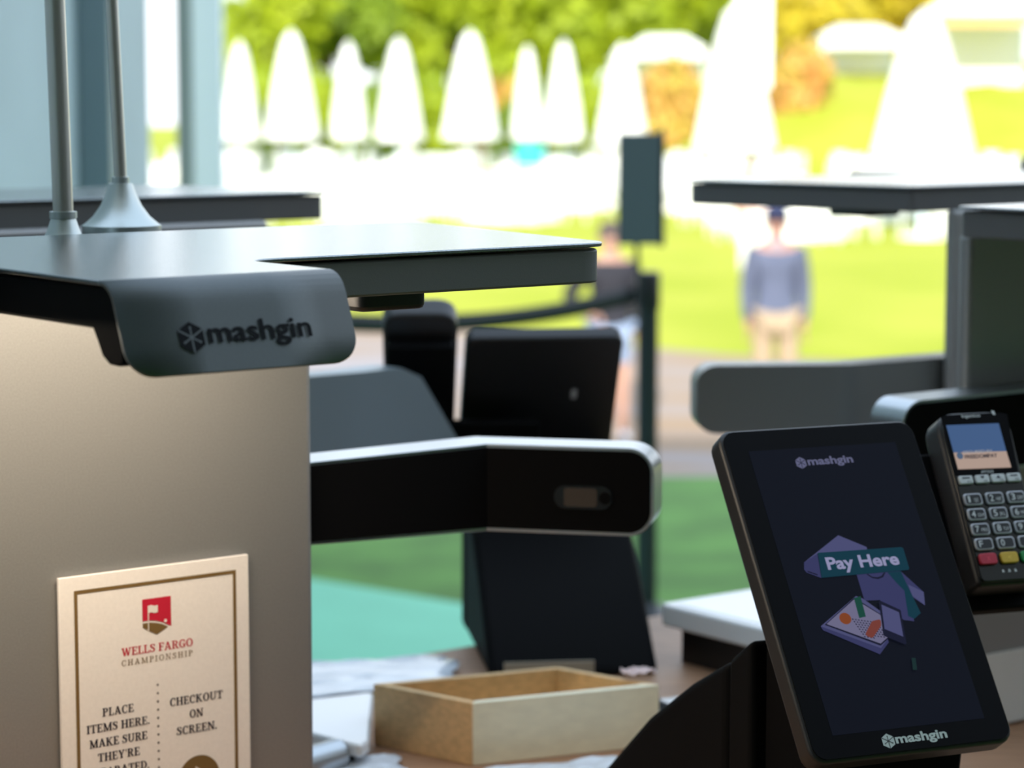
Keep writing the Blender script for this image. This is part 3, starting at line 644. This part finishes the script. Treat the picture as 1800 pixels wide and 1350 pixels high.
# ---------------------------------------------------------------- things on the tables
bx = thing('wooden_box', 'open shallow wooden box with a pale front face on the brown table', 'box', (-0.041, 2.586, 0.9))
Q = [(0, 0), (0.198, 0.082), (0.091, 0.167), (-0.107, 0.085)]; hB = 0.067; tw = 0.009
Qi = inset_poly(Q, tw)
B().prism(inset_poly(Q, 0.002), 0.0, 0.006).build('bottom', WOOD, bx)
for i, (nm, m) in enumerate((('front_side', WOODP), ('end_side', WOOD), ('back_side', WOOD), ('end_side', WOOD))):
    j = (i+1) % 4
    B().prism([Q[i], Q[j], Qi[j], Qi[i]], 0.0, hB).build(nm, m, bx, bevel=0.0012)
tr = thing('white_tray', 'white square tray platform right of the black tablet stand', 'tray', kp(1.005, -0.375), K_YAW)
B().prism(fillet([(0, 0), (0.32, 0), (0.32, -0.295), (0, -0.295)], 0.012), 0.045, 0.072).build('platform', WHITE, tr, bevel=0.003)
B().prism(fillet([(0.014, -0.014), (0.306, -0.014), (0.306, -0.281), (0.014, -0.281)], 0.01), 0.072, 0.0728).build('inlay', mat('pale_blue_inlay', (0.80, 0.84, 0.90), 0.10, spec=0.9), tr)
B().prism([(0.02, -0.02), (0.30, -0.02), (0.30, -0.275), (0.02, -0.275)], 0.0, 0.045).build('base', BLACK, tr)
_q = [zpt(530, 1284, 0.93), zpt(634, 1311, 0.93), zpt(649, 1300, 0.93), zpt(657, 1215, 0.93), zpt(515, 1232, 0.93)]
tr = thing('white_tray', 'white tray lying left of the wooden box, partly hidden by the steel panel', 'tray', (_q[0][0], _q[0][1], 0.9))
_q = [(p[0]-_q[0][0], p[1]-_q[0][1]) for p in _q]
B().prism(fillet(_q, 0.008), 0.016, 0.03).build('platform', WHITE, tr, bevel=0.003)
B().prism(inset_poly(_q, 0.015), 0.0, 0.016).build('base', GREYPL, tr)
def crumple(name, label, cat, x, y, z, sx, sy, rz, amp, m, seed, n=16, lift=0.0):
    rnd = random.Random(seed); ph = [(rnd.uniform(-1, 1), rnd.uniform(-1, 1), rnd.uniform(0, 6), rnd.uniform(8, 26)) for _ in range(9)]
    rows = []
    for i in range(n+1):
        r = []
        for j in range(n+1):
            u, v = i/n-0.5, j/n-0.5
            h = sum(abs(math.sin((a*u+b_*v)*f+p)) for a, b_, p, f in ph)/9
            e = 1+0.08*math.sin(7*u+seed)+0.08*math.sin(9*v)
            r.append((u*sx*e, v*sy*e, max(0.0006, amp*h)+lift))
        rows.append(r)
    bb = B(); bb.grid(rows); o = bb.build(name, m, solid=0.0006); o.location = (x, y, z); o.rotation_euler = (0, 0, rz)
    return tag(o, label, cat)
crumple('plastic_wrap', 'crumpled clear plastic wrap on the table behind the left white tray', 'plastic wrap', -0.205, 2.965, 0.9, 0.28, 0.17, 0.25, 0.012, PLASTIC, 3)
crumple('plastic_wrap', 'crinkled plastic wrap under the front edge of the wooden box', 'plastic wrap', 0.075, 2.545, 0.9, 0.19, 0.08, 0.35, 0.012, PLASTIC, 5)
crumple('plastic_wrap', 'small bunch of plastic wrap at the left front corner of the wooden box', 'plastic wrap', -0.165, 2.575, 0.9, 0.10, 0.07, 0.2, 0.010, PLASTIC, 9)
crumple('paper_sheet', 'white paper sheet lying right of the wooden box', 'paper', 0.205, 2.83, 0.9, 0.16, 0.12, 0.5, 0.004, WHITE, 11)
crumple('crumpled_tissue', 'pinkish white crumpled tissue on the right end of the wooden box', 'tissue', 0.135, 2.693, 0.9+hB, 0.035, 0.022, 0.4, 0.014, mat('pink_tissue', (0.72, 0.56, 0.54), 0.8), 13, n=10)
crumple('paper_scrap', 'white crumpled scrap of paper behind the tablet stand by the box', 'paper', 0.178, 2.735, 0.9, 0.04, 0.03, 0.1, 0.018, WHITE, 17, n=10)
o = B().tube([(0.255, 2.72, 0.906), (0.225, 2.765, 0.906), (0.19, 2.785, 0.906), (0.165, 2.825, 0.906), (0.16, 2.88, 0.906)], 0.006).build('cable', BLACK); tag(o, 'black cable curling on the table right of the wooden box', 'cable')
rl = thing('metal_can', 'grey metal can lying on its side by the steel panel', 'can', zpt(560, 1336, 0.9165), 0.9)
Mr = Matrix(((0, 0, 1, 0), (1, 0, 0, 0), (0, 1, 0, 0), (0, 0, 0, 1)))
B().lathe([(0.015, -0.03), (0.0165, -0.028), (0.0165, 0.028), (0.015, 0.03)], 32, Mr).build('can_wall', RIM, rl); B().lathe([(0.013, 0.0302), (0.013, 0.031)], 32, Mr).build('can_lid', NOSE, rl)

# ---------------------------------------------------------------- queue posts with sign boards
def stanchion(name, label, x, y, sign_w=None, rz=0.0, h=1.02):
    t = thing(name, label, 'queue post', (x, y, 0), rz, 'queue posts')
    B().lathe([(0.12, 0), (0.12, 0.012), (0.11, 0.025), (0.05, 0.034), (0.034, 0.05)], 40).build('base', STANCH, t)
    B().tube([(0, 0, 0.03), (0, 0, h-0.11)], 0.032, 24).build('post', STANCH, t)
    B().lathe([(0.036, h-0.11), (0.037, h-0.09), (0.037, h-0.01), (0.033, h)], 28).build('belt_head', BLACK, t)
    if sign_w:
        B().tube([(-0.03, 0, h-0.005), (-0.035, 0, h+0.08)], 0.008).build('sign_stem', STANCH, t)
        B().box((-0.028-sign_w/2, -0.008, h+0.08), (-0.028+sign_w/2, 0.008, h+0.08+0.33)).build('sign_board', SIGNG, t, bevel=0.004)
        B().tube([(-0.028+sign_w/2+0.004, 0, h+0.075), (-0.028+sign_w/2+0.004, 0, h+0.425)], 0.009).build('sign_edge', STANCH, t)
    return t
stanchion('queue_post', 'black queue post carrying a blank slate sign board, beyond the counter', 0.405, 7.6, 0.127, h=1.05)
stanchion('queue_post', 'black queue post hidden behind the foreground kiosk holding the other end of the belt', -0.62, 6.75)
stanchion('queue_post', 'queue post at the right edge with only a corner of its slate sign showing', 1.66, 7.9, 0.15, h=0.97)
bl = B(); n = 24; rows = []
for i in range(n+1):
    u = i/n; x = -0.583+0.95*u; y = 6.78+0.79*u; zc = 0.985-0.045*4*u*(1-u)-0.0*u
    rows.append([(x, y, zc-0.025), (x, y, zc+0.025)])
bl.grid(rows); o = bl.build('queue_belt', STANCH, solid=0.002); tag(o, 'dark retractable belt stretched to the queue post with the sign', 'queue belt')

# ---------------------------------------------------------------- people out on the path
def skin_obj(name, nodes, edges, roots, m, parent, sub=2):
    keys = list(nodes); me = bpy.data.meshes.new(name)
    me.from_pydata([nodes[k][0] for k in keys], [(keys.index(a), keys.index(b)) for a, b in edges], [])
    me.materials.append(m); o = bpy.data.objects.new(name, me); C.objects.link(o); o.parent = parent
    s = o.modifiers.new('skin', 'SKIN'); s.use_smooth_shade = True
    if not me.skin_vertices: me.attributes.new
    for i, k in enumerate(keys):
        r = nodes[k][1]; sv = me.skin_vertices[0].data[i]; sv.radius = r if isinstance(r, tuple) else (r, r); sv.use_root = k in roots
    q = o.modifiers.new('sub', 'SUBSURF'); q.levels = sub; q.render_levels = sub
    return o
def person(name, label, x, y, z, rz, H, skin, shirt, legs, shoe, hair=None, cap=None, arms='down', shorts=False, sleeve_full=True, collar=None):
    t = thing(name, label, 'person', (x, y, z), rz); k = H/1.75
    S = lambda *p: tuple(q*k for q in p)
    N = {'pel': (S(0, 0, .94), (.15*k, .12*k)), 'wai': (S(0, 0, 1.07), (.15*k, .115*k)), 'che': (S(0, 0, 1.25), (.165*k, .125*k)), 'upc': (S(0, 0, 1.37), (.15*k, .11*k)), 'nek': (S(0, .01, 1.475), .052*k),
         'jaw': (S(0, -.015, 1.545), .062*k), 'hea': (S(0, -.005, 1.63), .083*k), 'top': (S(0, .005, 1.695), .066*k), 'nos': (S(0, -.105, 1.595), .012*k)}
    E_ = [('pel', 'wai'), ('wai', 'che'), ('che', 'upc'), ('upc', 'nek'), ('nek', 'jaw'), ('jaw', 'hea'), ('hea', 'top')]
    N.pop('nos')
    for s, n in ((-1, 'r'), (1, 'l')):
        if arms == 'down' or (arms == 'mixed' and s == 1):
            sh, el, wr, pa = (.18*s, 0, 1.38), (.215*s, .02, 1.10), (.215*s, -.04, .855), (.21*s, -.055, .785)
        else:
            sh, el, wr, pa = (.175*s, 0, 1.385), (.33*s, .06, 1.14), (.17*s, -.07, 1.02), (.125*s, -.105, 1.0)
        N['sh'+n] = (S(*sh), .058*k); N['el'+n] = (S(*el), .05*k); N['wr'+n] = (S(*wr), .028*k); N['pa'+n] = (S(*pa), .032*k)
        N['hi'+n] = (S(.088*s, 0, .88), .088*k); N['kn'+n] = (S(.10*s, -.015, .49), .058*k); N['an'+n] = (S(.105*s, .02, .085), .04*k); N['to'+n] = (S(.12*s, -.13, .035), .034*k)
        E_ += [('upc', 'sh'+n), ('sh'+n, 'el'+n), ('el'+n, 'wr'+n), ('wr'+n, 'pa'+n), ('pel', 'hi'+n), ('hi'+n, 'kn'+n), ('kn'+n, 'an'+n), ('an'+n, 'to'+n)]
        d = (Vector(pa)-Vector(wr)).normalized(); sd_ = d.cross(Vector((1, 0, 0))).normalized() if abs(d.x) < .8 else Vector((0, 0, 1)); up = d.cross(sd_).normalized()
        for f in range(5):
            o_ = (f-1.5)*.018 if f < 4 else -.035; ln = (.072, .082, .078, .06, .05)[f]
            st = Vector(pa)+sd_*o_*0.9+d*(.012 if f < 4 else -.03); dr = d if f < 4 else (d*.6-sd_*.8).normalized()
            a, b_, c = st, st+dr*ln*.55-up*s*.006, st+dr*ln-up*s*.024
            for q, (co, r) in enumerate(((a, .0085), (b_, .008), (c, .0065))): N['f%s%d%d' % (n, f, q)] = (S(*co), r*k)
            E_ += [('f%s%d0' % (n, f), 'f%s%d1' % (n, f)), ('f%s%d1' % (n, f), 'f%s%d2' % (n, f))]
    roots = ['pel']+['f%s%d0' % (n, f) for n in 'rl' for f in range(5)]
    body = skin_obj('body', N, E_, roots, skin, t)
    # face
    fb = B(); M = Matrix.Translation(S(0, -.098, 1.60)) @ Matrix.Diagonal((.016*k, .024*k, .026*k, 1)); fb.lathe([(0.02, -1), (.9, -.6), (.8, 0), (.4, .7), (.02, 1)], 12, M)
    for s in (-1, 1):
        fb.lathe([(0.02, -1), (.8, -.7), (1, 0), (.8, .7), (.02, 1)], 12, Matrix.Translation(S(.086*s, .01, 1.60)) @ Matrix.Diagonal((.014*k, .026*k, .034*k, 1)))
    fb.build('nose_and_ears', skin, t)
    DKF = mat('eye_dark', (0.02, 0.015, 0.012), 0.4); LIP = mat('lips', (0.45, 0.18, 0.15), 0.6)
    eb = B()
    for s in (-1, 1): eb.lathe([(0.02, -1), (.8, -.6), (1, 0), (.8, .6), (.02, 1)], 10, Matrix.Translation(S(.033*s, -.083, 1.622)) @ Matrix.Diagonal((.013*k, .01*k, .008*k, 1)))
    eb.build('eyes', DKF, t)
    B().lathe([(0.02, -1), (.8, -.6), (1, 0), (.8, .6), (.02, 1)], 12, Matrix.Translation(S(0, -.083, 1.555)) @ Matrix.Diagonal((.026*k, .009*k, .008*k, 1))).build('mouth', LIP, t)
    def grow(ks, d, ed, root, nm, m):
        return skin_obj(nm, {q: (N[q][0], tuple(v+d*k for v in N[q][1]) if isinstance(N[q][1], tuple) else N[q][1]+d*k) for q in ks}, ed, [root], m, t)
    ks = ['pel', 'wai', 'che', 'upc', 'shr', 'shl', 'elr', 'ell', 'wrr', 'wrl']
    grow(ks, .016, [e for e in E_ if e[0] in ks and e[1] in ks], 'wai', 'shirt', shirt)
    if collar: B().lathe([(.072*k, 1.42*k), (.066*k, 1.485*k), (.058*k, 1.485*k), (.06*k, 1.42*k)], 24).build('collar', collar, t)
    if shorts:
        M2 = dict(N); 
        for n in 'rl': M2['kn'+n] = (tuple(Vector(N['hi'+n][0]).lerp(Vector(N['kn'+n][0]), .75)), .075*k)
        ks = ['pel', 'hir', 'hil', 'knr', 'knl']; skin_obj('shorts', {q: (M2[q][0], tuple(v+.018*k for v in M2[q][1]) if isinstance(M2[q][1], tuple) else M2[q][1]+.018*k) for q in ks}, [e for e in E_ if e[0] in ks and e[1] in ks], ['pel'], legs, t)
    else:
        ks = ['pel', 'hir', 'hil', 'knr', 'knl', 'anr', 'anl']; grow(ks, .018, [e for e in E_ if e[0] in ks and e[1] in ks], 'pel', 'trousers', legs)
    for n in 'rl':
        a, b_ = Vector(N['an'+n][0]), Vector(N['to'+n][0])
        skin_obj('shoe', {'h': (tuple(a+Vector((0, .03, -.04))*k), .042*k), 'm': (tuple(a.lerp(b_, .5)+Vector((0, 0, -.01))*k), .045*k), 't': (tuple(b_+Vector((0, -.03, .005))*k), .038*k)}, [('h', 'm'), ('m', 't')], ['h'], shoe, t)
    if hair:
        B().lathe([(.094, -.03), (.098, .03), (.086, .09), (.05, .125), (.005, .135)], 24, Matrix.Translation(S(0, .022, 1.612)) @ Matrix.Diagonal((k, k*1.05, k, 1))).build('hair', hair, t, sub=1)
    if cap:
        cb = B(); cb.lathe([(.098, 0), (.099, .03), (.088, .075), (.05, .105), (.006, .112)], 24, Matrix.Translation(S(0, .0, 1.650)) @ Matrix.Diagonal((k, k*1.12, k, 1)))
        cp = cb.build('cap', cap, t, sub=1)
        B().prism([(q[0]*k, q[1]*k-.085*k) for q in arc(0, 0, .085, 180, 360, 12)], 1.650*k, 1.657*k).build('cap_peak', cap, cp)
    return t
SK = mat('skin', (0.42, 0.24, 0.18), 0.55); SK2 = mat('skin_tan', (0.38, 0.2, 0.15), 0.55)
GZ = -1.05
person('person', 'person in a navy cap and grey blue pullover with khaki trousers, standing on the path', 2.02, 19.55, GZ, 0.0, 1.75, SK2, mat('grey_blue_knit', (0.085, 0.10, 0.16), 0.85, noise=0.1, nscale=6), mat('khaki_cloth', (0.36, 0.27, 0.18), 0.85),
       mat('white_shoe', (0.7, 0.7, 0.7), 0.6), cap=mat('navy_cap', (0.015, 0.022, 0.07), 0.8), hair=mat('brown_hair', (0.10, 0.06, 0.04), 0.7), collar=mat('pale_collar', (0.28, 0.26, 0.32), 0.8))
person('person', 'person in a black long sleeved top and pale blue shorts, hand on hip', 0.73, 19.0, GZ, 0.1, 1.66, SK, mat('black_knit', (0.014, 0.014, 0.022), 0.85), mat('pale_blue_cloth', (0.22, 0.28, 0.40), 0.85),
       mat('white_trainer', (0.72, 0.72, 0.75), 0.6), hair=mat('dark_hair', (0.07, 0.05, 0.045), 0.7), arms='mixed', shorts=True)
person('person', 'distant person with brown top standing among the white tables above the dark hood end', 3.35, 36.0, -1.06, 0.4, 1.7, SK, mat('rust_brown_cloth', (0.42, 0.22, 0.17), 0.85), mat('white_cloth', (0.8, 0.8, 0.78), 0.85),
       mat('white_shoe', (0.7, 0.7, 0.7), 0.6), hair=mat('brown_hair', (0.10, 0.06, 0.04), 0.7))

# ---------------------------------------------------------------- garden party on the lawn
G = -1.06
def parasol_first():
    t = thing('closed_parasol', 'closed white parasol in the row on the far lawn', 'parasol', (0, 0, G))
    n = 16; v = []; prof = [(0.10, 3.72), (0.16, 3.66), (0.26, 3.35), (0.36, 2.8), (0.46, 2.2), (0.55, 1.65), (0.60, 1.38)]
    rows = []
    for r, z in prof:
        rows.append([((r*(1+0.10*math.cos(8*2*PI*i/48)*min(1, (3.7-z))))*math.cos(2*PI*i/48), (r*(1+0.10*math.cos(8*2*PI*i/48)*min(1, (3.7-z))))*math.sin(2*PI*i/48), z) for i in range(49)])
    b_ = B(); b_.grid(rows); b_.build('canopy', CANVAS, t)
    B().lathe([(0.10, 3.66), (0.06, 3.76), (0.02, 3.82)], 12).build('finial', CANVAS, t)
    B().tube([(0, 0, 0.08), (0, 0, 3.66)], 0.03).build('pole', ALU, t)
    B().lathe([(0.32, 0), (0.32, 0.06), (0.06, 0.1)], 20).build('base', WHITE, t)
    return t
par = parasol_first()
PX = [(425, 76, 62, .8), (515, 58, 60, 1.05), (615, 76, 63, .78), (703, 70, 61, .95), (827, 58, 60, 1.1), (927, 84, 65, .68), (990, 74, 62, .82), (1092, 80, 58, 1.0), (1290, 12, 47, 1.25), (1620, 22, 45, 1.5)]
LBL = ['leftmost closed white parasol, next to the pale tent post', 'second closed white parasol from the left on the far lawn', 'slim closed white parasol, third from the left', 'fourth closed white parasol from the left on the far lawn',
       'broad closed white parasol in the middle of the row', 'slimmest closed white parasol in the row', 'closed white parasol close beside the slimmest one', 'closed white parasol straight above the slate sign board',
       'tall closed white parasol right of the slate sign board', 'largest closed white parasol, nearest the right edge']
for i, (px, ty, d, s) in enumerate(PX):
    o = par if i == 0 else copy_tree(par)
    zt = CAM_Z-(ty-150)*d/4500
    o.location = ((px-900)/4500*d, d, G); o.scale = (s*.92, s*.92, (zt-G)/3.78); o['label'] = LBL[i]; o['group'] = 'closed parasols on the far lawn'
# tables and chairs: one of each, then copies
def cloth_table():
    n = 48; rows = []
    for r, z, wv in ((0.0, 0.76, 0), (0.5, 0.76, 0), (0.89, 0.76, 0), (0.91, 0.74, 0.2), (0.95, 0.4, .6), (1.0, 0.02, 1)):
        rows.append([((r*(1+0.05*wv*math.cos(9*2*PI*i/n)))*math.cos(2*PI*i/n), (r*(1+0.05*wv*math.cos(9*2*PI*i/n)))*math.sin(2*PI*i/n), z) for i in range(n+1)])
    b_ = B(); b_.grid(rows); return b_.build('banquet_table', CLOTH)
def chair_one():
    b_ = B(); b_.box((-.21, -.21, .43), (.21, .21, .47)); b_.box((-.21, .18, .52), (.21, .21, .92))
    for x_ in (-.19, .19):
        b_.box((x_-.015, -.20, 0), (x_+.015, -.17, .45)); b_.box((x_-.015, .18, 0), (x_+.015, .21, .92))
    return b_.build('garden_chair', CHAIRM)
rnd = random.Random(21)
tb = cloth_table(); ch = chair_one(); first = [True, True]; done = []; seats = []
TG = 'white clothed round tables on the far lawn'; CG = 'white chairs around the lawn tables'
rows_ = [(45.5, 5.2, 10.2, 2.5), (50, -5.6, 10.5, 2.55), (54.5, -6.8, 11.0, 2.6), (60, -7.4, 12, 2.7), (66, -8.0, 13, 2.8), (70, -9.0, 14, 3.0)]
for yy, xa, xb, st in rows_:
    x_ = xa+rnd.uniform(0, .6)
    while x_ < xb:
        if not (yy < 52 and -2.9 < x_ < 0.2 and False):
            tx_, ty_ = x_+rnd.uniform(-.3, .3), yy+rnd.uniform(-.8, .8)
            if ty_ > 69: ty_ = 69.5
            for _k in range(3):
                for (px, t_, d, s) in PX:
                    cx = (px-900)/4500*d; dd = Vector((tx_-cx, ty_-d))
                    if dd.length < 2.3: dd = (dd.normalized() if dd.length > .01 else Vector((0, 1)))*2.35; tx_, ty_ = cx+dd.x, d+dd.y
            if any((Vector(q)-Vector((tx_, ty_))).length < 2.0 for q in done) or any((e-Vector((tx_, ty_))).length < 1.45 for e in seats):
                x_ += st; continue
            done.append((tx_, ty_))
            o = tb if first[0] else tb.copy()
            if not first[0]: C.objects.link(o)
            first[0] = False
            o.location = (tx_, ty_, G); o.rotation_euler = (0, 0, rnd.uniform(0, 6)); tag(o, 'round table under a white cloth on the far lawn', 'table', TG)
            a0 = rnd.uniform(0, 6)
            for q in range(5):
                a = a0+q*2*PI/5; cp = Vector((tx_+1.32*math.cos(a), ty_+1.32*math.sin(a)))
                if any((cp-Vector(e)).length < 2.0 for e in done if e != done[-1]) or any((cp-e).length < .8 for e in seats) or any((cp-Vector(((px-900)/4500*d, d))).length < .95 for (px, t_, d, s) in PX): continue
                seats.append(cp)
                c = ch if first[1] else ch.copy()
                if not first[1]: C.objects.link(c)
                first[1] = False
                c.location = (cp.x, cp.y, G); c.rotation_euler = (0, 0, a-PI/2)
                tag(c, 'white chair at a white clothed table on the far lawn', 'chair', CG)
        x_ += st
tc_ = ch.copy(); tc_.data = ch.data.copy(); tc_.data.materials.clear(); tc_.data.materials.append(mat('teal_resin', (0.02, 0.42, 0.36), 0.5)); C.objects.link(tc_)
tc_.location = (0.31, 57.5, G+0.2); tc_.scale = (1.6, 1.6, 1.25); tag(tc_, 'teal chair among the white tables on the far lawn', 'chair')
if 'group' in tc_: del tc_['group']

# bank of grass, marquees, banner
gb = B(); rows = []
for i in range(25):
    x_ = 3.0+i*1.0; r = []
    for yy, h in ((64, 0.0), (70, 1.2), (76, 2.7), (84, 3.2), (120, 3.6)):
        f = min(1, i/5)*(1+0.08*math.sin(i*1.3)); r.append((x_, yy, G-0.02+h*f))
    rows.append(r)
gb.grid(rows); struct('ground_bank', gb, LAWN, 'grass bank rising at the right behind the tables')
def marquee(label, x, y, z, wd, dp, hh, roof, band_=None):
    t = thing('marquee', label, 'marquee', (x, y, z), 0, 'marquees beyond the lawn')
    b_ = B(); b_.faces([(-wd/2, -dp/2, hh), (wd/2, -dp/2, hh), (wd/2, dp/2, hh), (-wd/2, dp/2, hh), (-wd*.25, 0, hh*1.35), (wd*.25, 0, hh*1.35)], [(0, 1, 5, 4), (1, 2, 5), (2, 3, 4, 5), (3, 0, 4)]); b_.build('roof', roof, t, solid=0.03)
    B().box((-wd/2, dp/2-.03, 0), (wd/2, dp/2, hh)).build('back_wall', roof, t)
    B().box((-wd/2, -dp/2-.015, hh-.32), (wd/2, -dp/2+.015, hh-0.001)).build('valance', band_ or roof, t)
    for sx in (-1, 1):
        for sy in (-1, 1): B().tube([(sx*(wd/2-.05), sy*(dp/2-.05), 0), (sx*(wd/2-.05), sy*(dp/2-.05), hh)], .04).build('post', ALU, t)
    return t
marquee('small white marquee on the grass bank, left of the tall parasol', 5.1, 86, 1.55, 2.6, 2.4, 1.25, CANVAS)
marquee('white marquee on the grass bank below the yellow tree', 11.0, 82, 2.0, 2.6, 2.4, 1.1, CANVAS)
marquee('large white marquee with an orange brown valance at the top right', 13.4, 74, 1.6, 3.2, 3.0, 2.0, CANVAS, mat('amber_cloth', (0.62, 0.36, 0.14), 0.8))
bn = thing('feather_banner', 'pale blue white upright banner behind the tall parasol', 'banner', (5.6, 64, G))
B().tube([(0, 0, 0), (0, 0, 6.2)], .04).build('pole', ALU, bn); B().prism([(0.04, 2.6), (0.80, 2.6), (0.80, 5.6), (0.4, 6.1), (0.04, 6.2)], -.012, .012, 'y').build('flag', mat('pale_banner', (0.70, 0.80, 0.90), 0.7), bn)

# trees and shrubs
def foliage(blobs, n, size, seed):
    rd = random.Random(seed); v = []; f = []
    tot = sum(r**2 for *_, r in blobs)
    for cx, cy, cz, r in blobs:
        for _ in range(int(n*r*r/tot)):
            while True:
                d = Vector((rd.uniform(-1, 1), rd.uniform(-1, 1), rd.uniform(-1, 1)))
                if 0.05 < d.length < 1: break
            d = d.normalized()*r*(0.55+0.5*rd.random()); c = Vector((cx, cy, cz))+d
            nn = (d.normalized()+Vector((rd.uniform(-.8, .8), rd.uniform(-.8, .8), rd.uniform(-.8, .8)))).normalized(); a = nn.orthogonal().normalized(); q = Matrix.Rotation(rd.uniform(0, 6), 3, nn); a = q @ a; b_ = nn.cross(a); s = size*rd.uniform(.6, 1.3)
            k = len(v); v += [tuple(c+a*s), tuple(c+b_*s*.55), tuple(c-a*s), tuple(c-b_*s*.55)]; f.append((k, k+1, k+2, k+3))
    bb = B(); bb.faces(v, f); return bb
def tree_kind(kind, m, bark):
    t = thing('tree', 'tree', 'tree', (0, 0, G)); rd = random.Random(kind)
    blobs = [(rd.uniform(-1.5, 1.5), rd.uniform(-1.2, 1.2), rd.uniform(3.0, 6.6), rd.uniform(1.1, 1.9)) for _ in range(9)]
    foliage(blobs, 2600, .30, kind).build('foliage', m, t, smooth=False)
    B().tube([(0, 0, 0), (.1, 0, 1.6), (0, .1, 3.2), (.1, 0, 5.0)], [.26, .2, .15, .06]).build('trunk', bark, t)
    for a in range(4): B().tube([(0, .05, 2.4+.4*a), (1.1*math.cos(a*1.7), 1.1*math.sin(a*1.7), 4.2+.4*a)], [.09, .03], 8).build('branch', bark, t)
    return t
BARK = mat('bark', (0.10, 0.07, 0.05), 0.9)
LIME = mat('lime_leaves', (0.30, 0.40, 0.012), 0.6, col2=(0.42, 0.50, 0.02), nscale=0.6, trans=0.4)
GRN = mat('green_leaves', (0.10, 0.17, 0.010), 0.6, col2=(0.22, 0.32, 0.012), nscale=0.6, trans=0.35)
YEL = mat('yellow_leaves', (0.52, 0.42, 0.02), 0.6, col2=(0.64, 0.52, 0.04), nscale=0.6, trans=0.4)
ORA = mat('orange_flowers', (0.72, 0.32, 0.10), 0.7, col2=(0.50, 0.42, 0.06), nscale=1.5, trans=0.3)
tk = [tree_kind(1, LIME, BARK), tree_kind(2, GRN, BARK), tree_kind(3, YEL, BARK)]
TP = [(470, 98, 0, 1.0, 'lime green tree at the far left above the first parasols'), (585, 92, 1, 1.05, 'darker green tree behind the second and third parasols'), (690, 96, 0, 1.1, 'lime green tree behind the fourth parasol'),
      (800, 104, 1, 1.15, 'darker green tree rising left of the broad parasol'), (900, 94, 0, 1.1, 'lime green tree right of the broad parasol'), (1010, 98, 0, 1.15, 'lime green tree above the slim pair of parasols'), (1120, 102, 0, 1.1, 'lime green tree left of the pale banner'),
      (1215, 112, 0, 1.1, 'lime green tree behind the small marquee'), (1410, 106, 2, 1.15, 'yellow leaved tree right of the pale banner'), (1560, 118, 2, 1.1, 'pale yellow tree between the two right hand marquees')]
used = [False]*3
for i_, (px, d, k, s, lb) in enumerate(TP):
    d = (88, 96, 104, 112)[i_ % 4]; s *= d/98
    o = tk[k] if not used[k] else copy_tree(tk[k])
    used[k] = True; o.location = ((px-900)/4500*d, d, G); o.rotation_euler = (0, 0, rnd.uniform(0, 6)); o.scale = (s, s, s); tag(o, lb, 'tree', 'trees beyond the lawn')
def shrub_kind(kind, m):
    t = thing('shrub', 'shrub', 'shrub', (0, 0, G)); rd = random.Random(kind)
    foliage([(rd.uniform(-.9, .9), rd.uniform(-.5, .5), rd.uniform(.5, 1.9), rd.uniform(.5, .8)) for _ in range(7)], 900, .2, kind).build('foliage', m, t, smooth=False)
    B().tube([(0, 0, 0), (0, 0, 1.4)], [.06, .03], 8).build('stem', BARK, t); return t
sk = [shrub_kind(11, LIME), shrub_kind(12, GRN), shrub_kind(13, ORA)]; used = [False]*3
SP = [(400, 80, 1, 'dark green shrub beside the pale tent post'), (470, 81, 0, 'lime shrub between the first two parasols'), (565, 80, 0, 'lime shrub between the second and third parasols'), (660, 82, 1, 'green shrub between the third and fourth parasols'),
      (765, 80, 0, 'lime shrub left of the broad parasol'), (880, 79, 2, 'orange flowering shrub right of the broad parasol'), (955, 82, 1, 'green shrub between the slim parasols'), (1040, 80, 0, 'lime shrub left of the parasol over the sign board'),
      (1188, 76, 2, 'orange flowering shrub left of the tall parasol'), (1400, 74, 2, 'orange flowering shrub on the grass bank right of the tall parasol')]
for i_, (px, d, k, lb) in enumerate(SP):
    d = d if px > 1100 else (74.5, 78, 81.5)[i_ % 3]
    o = sk[k] if not used[k] else copy_tree(sk[k])
    used[k] = True; o.location = ((px-900)/4500*d, d, G+(0.9 if px == 1400 else 0.5 if px == 1188 else 0)); o.rotation_euler = (0, 0, rnd.uniform(0, 6)); o.scale = (1.0, 1.0, 1.3); tag(o, lb, 'shrub', 'shrubs behind the parasols')
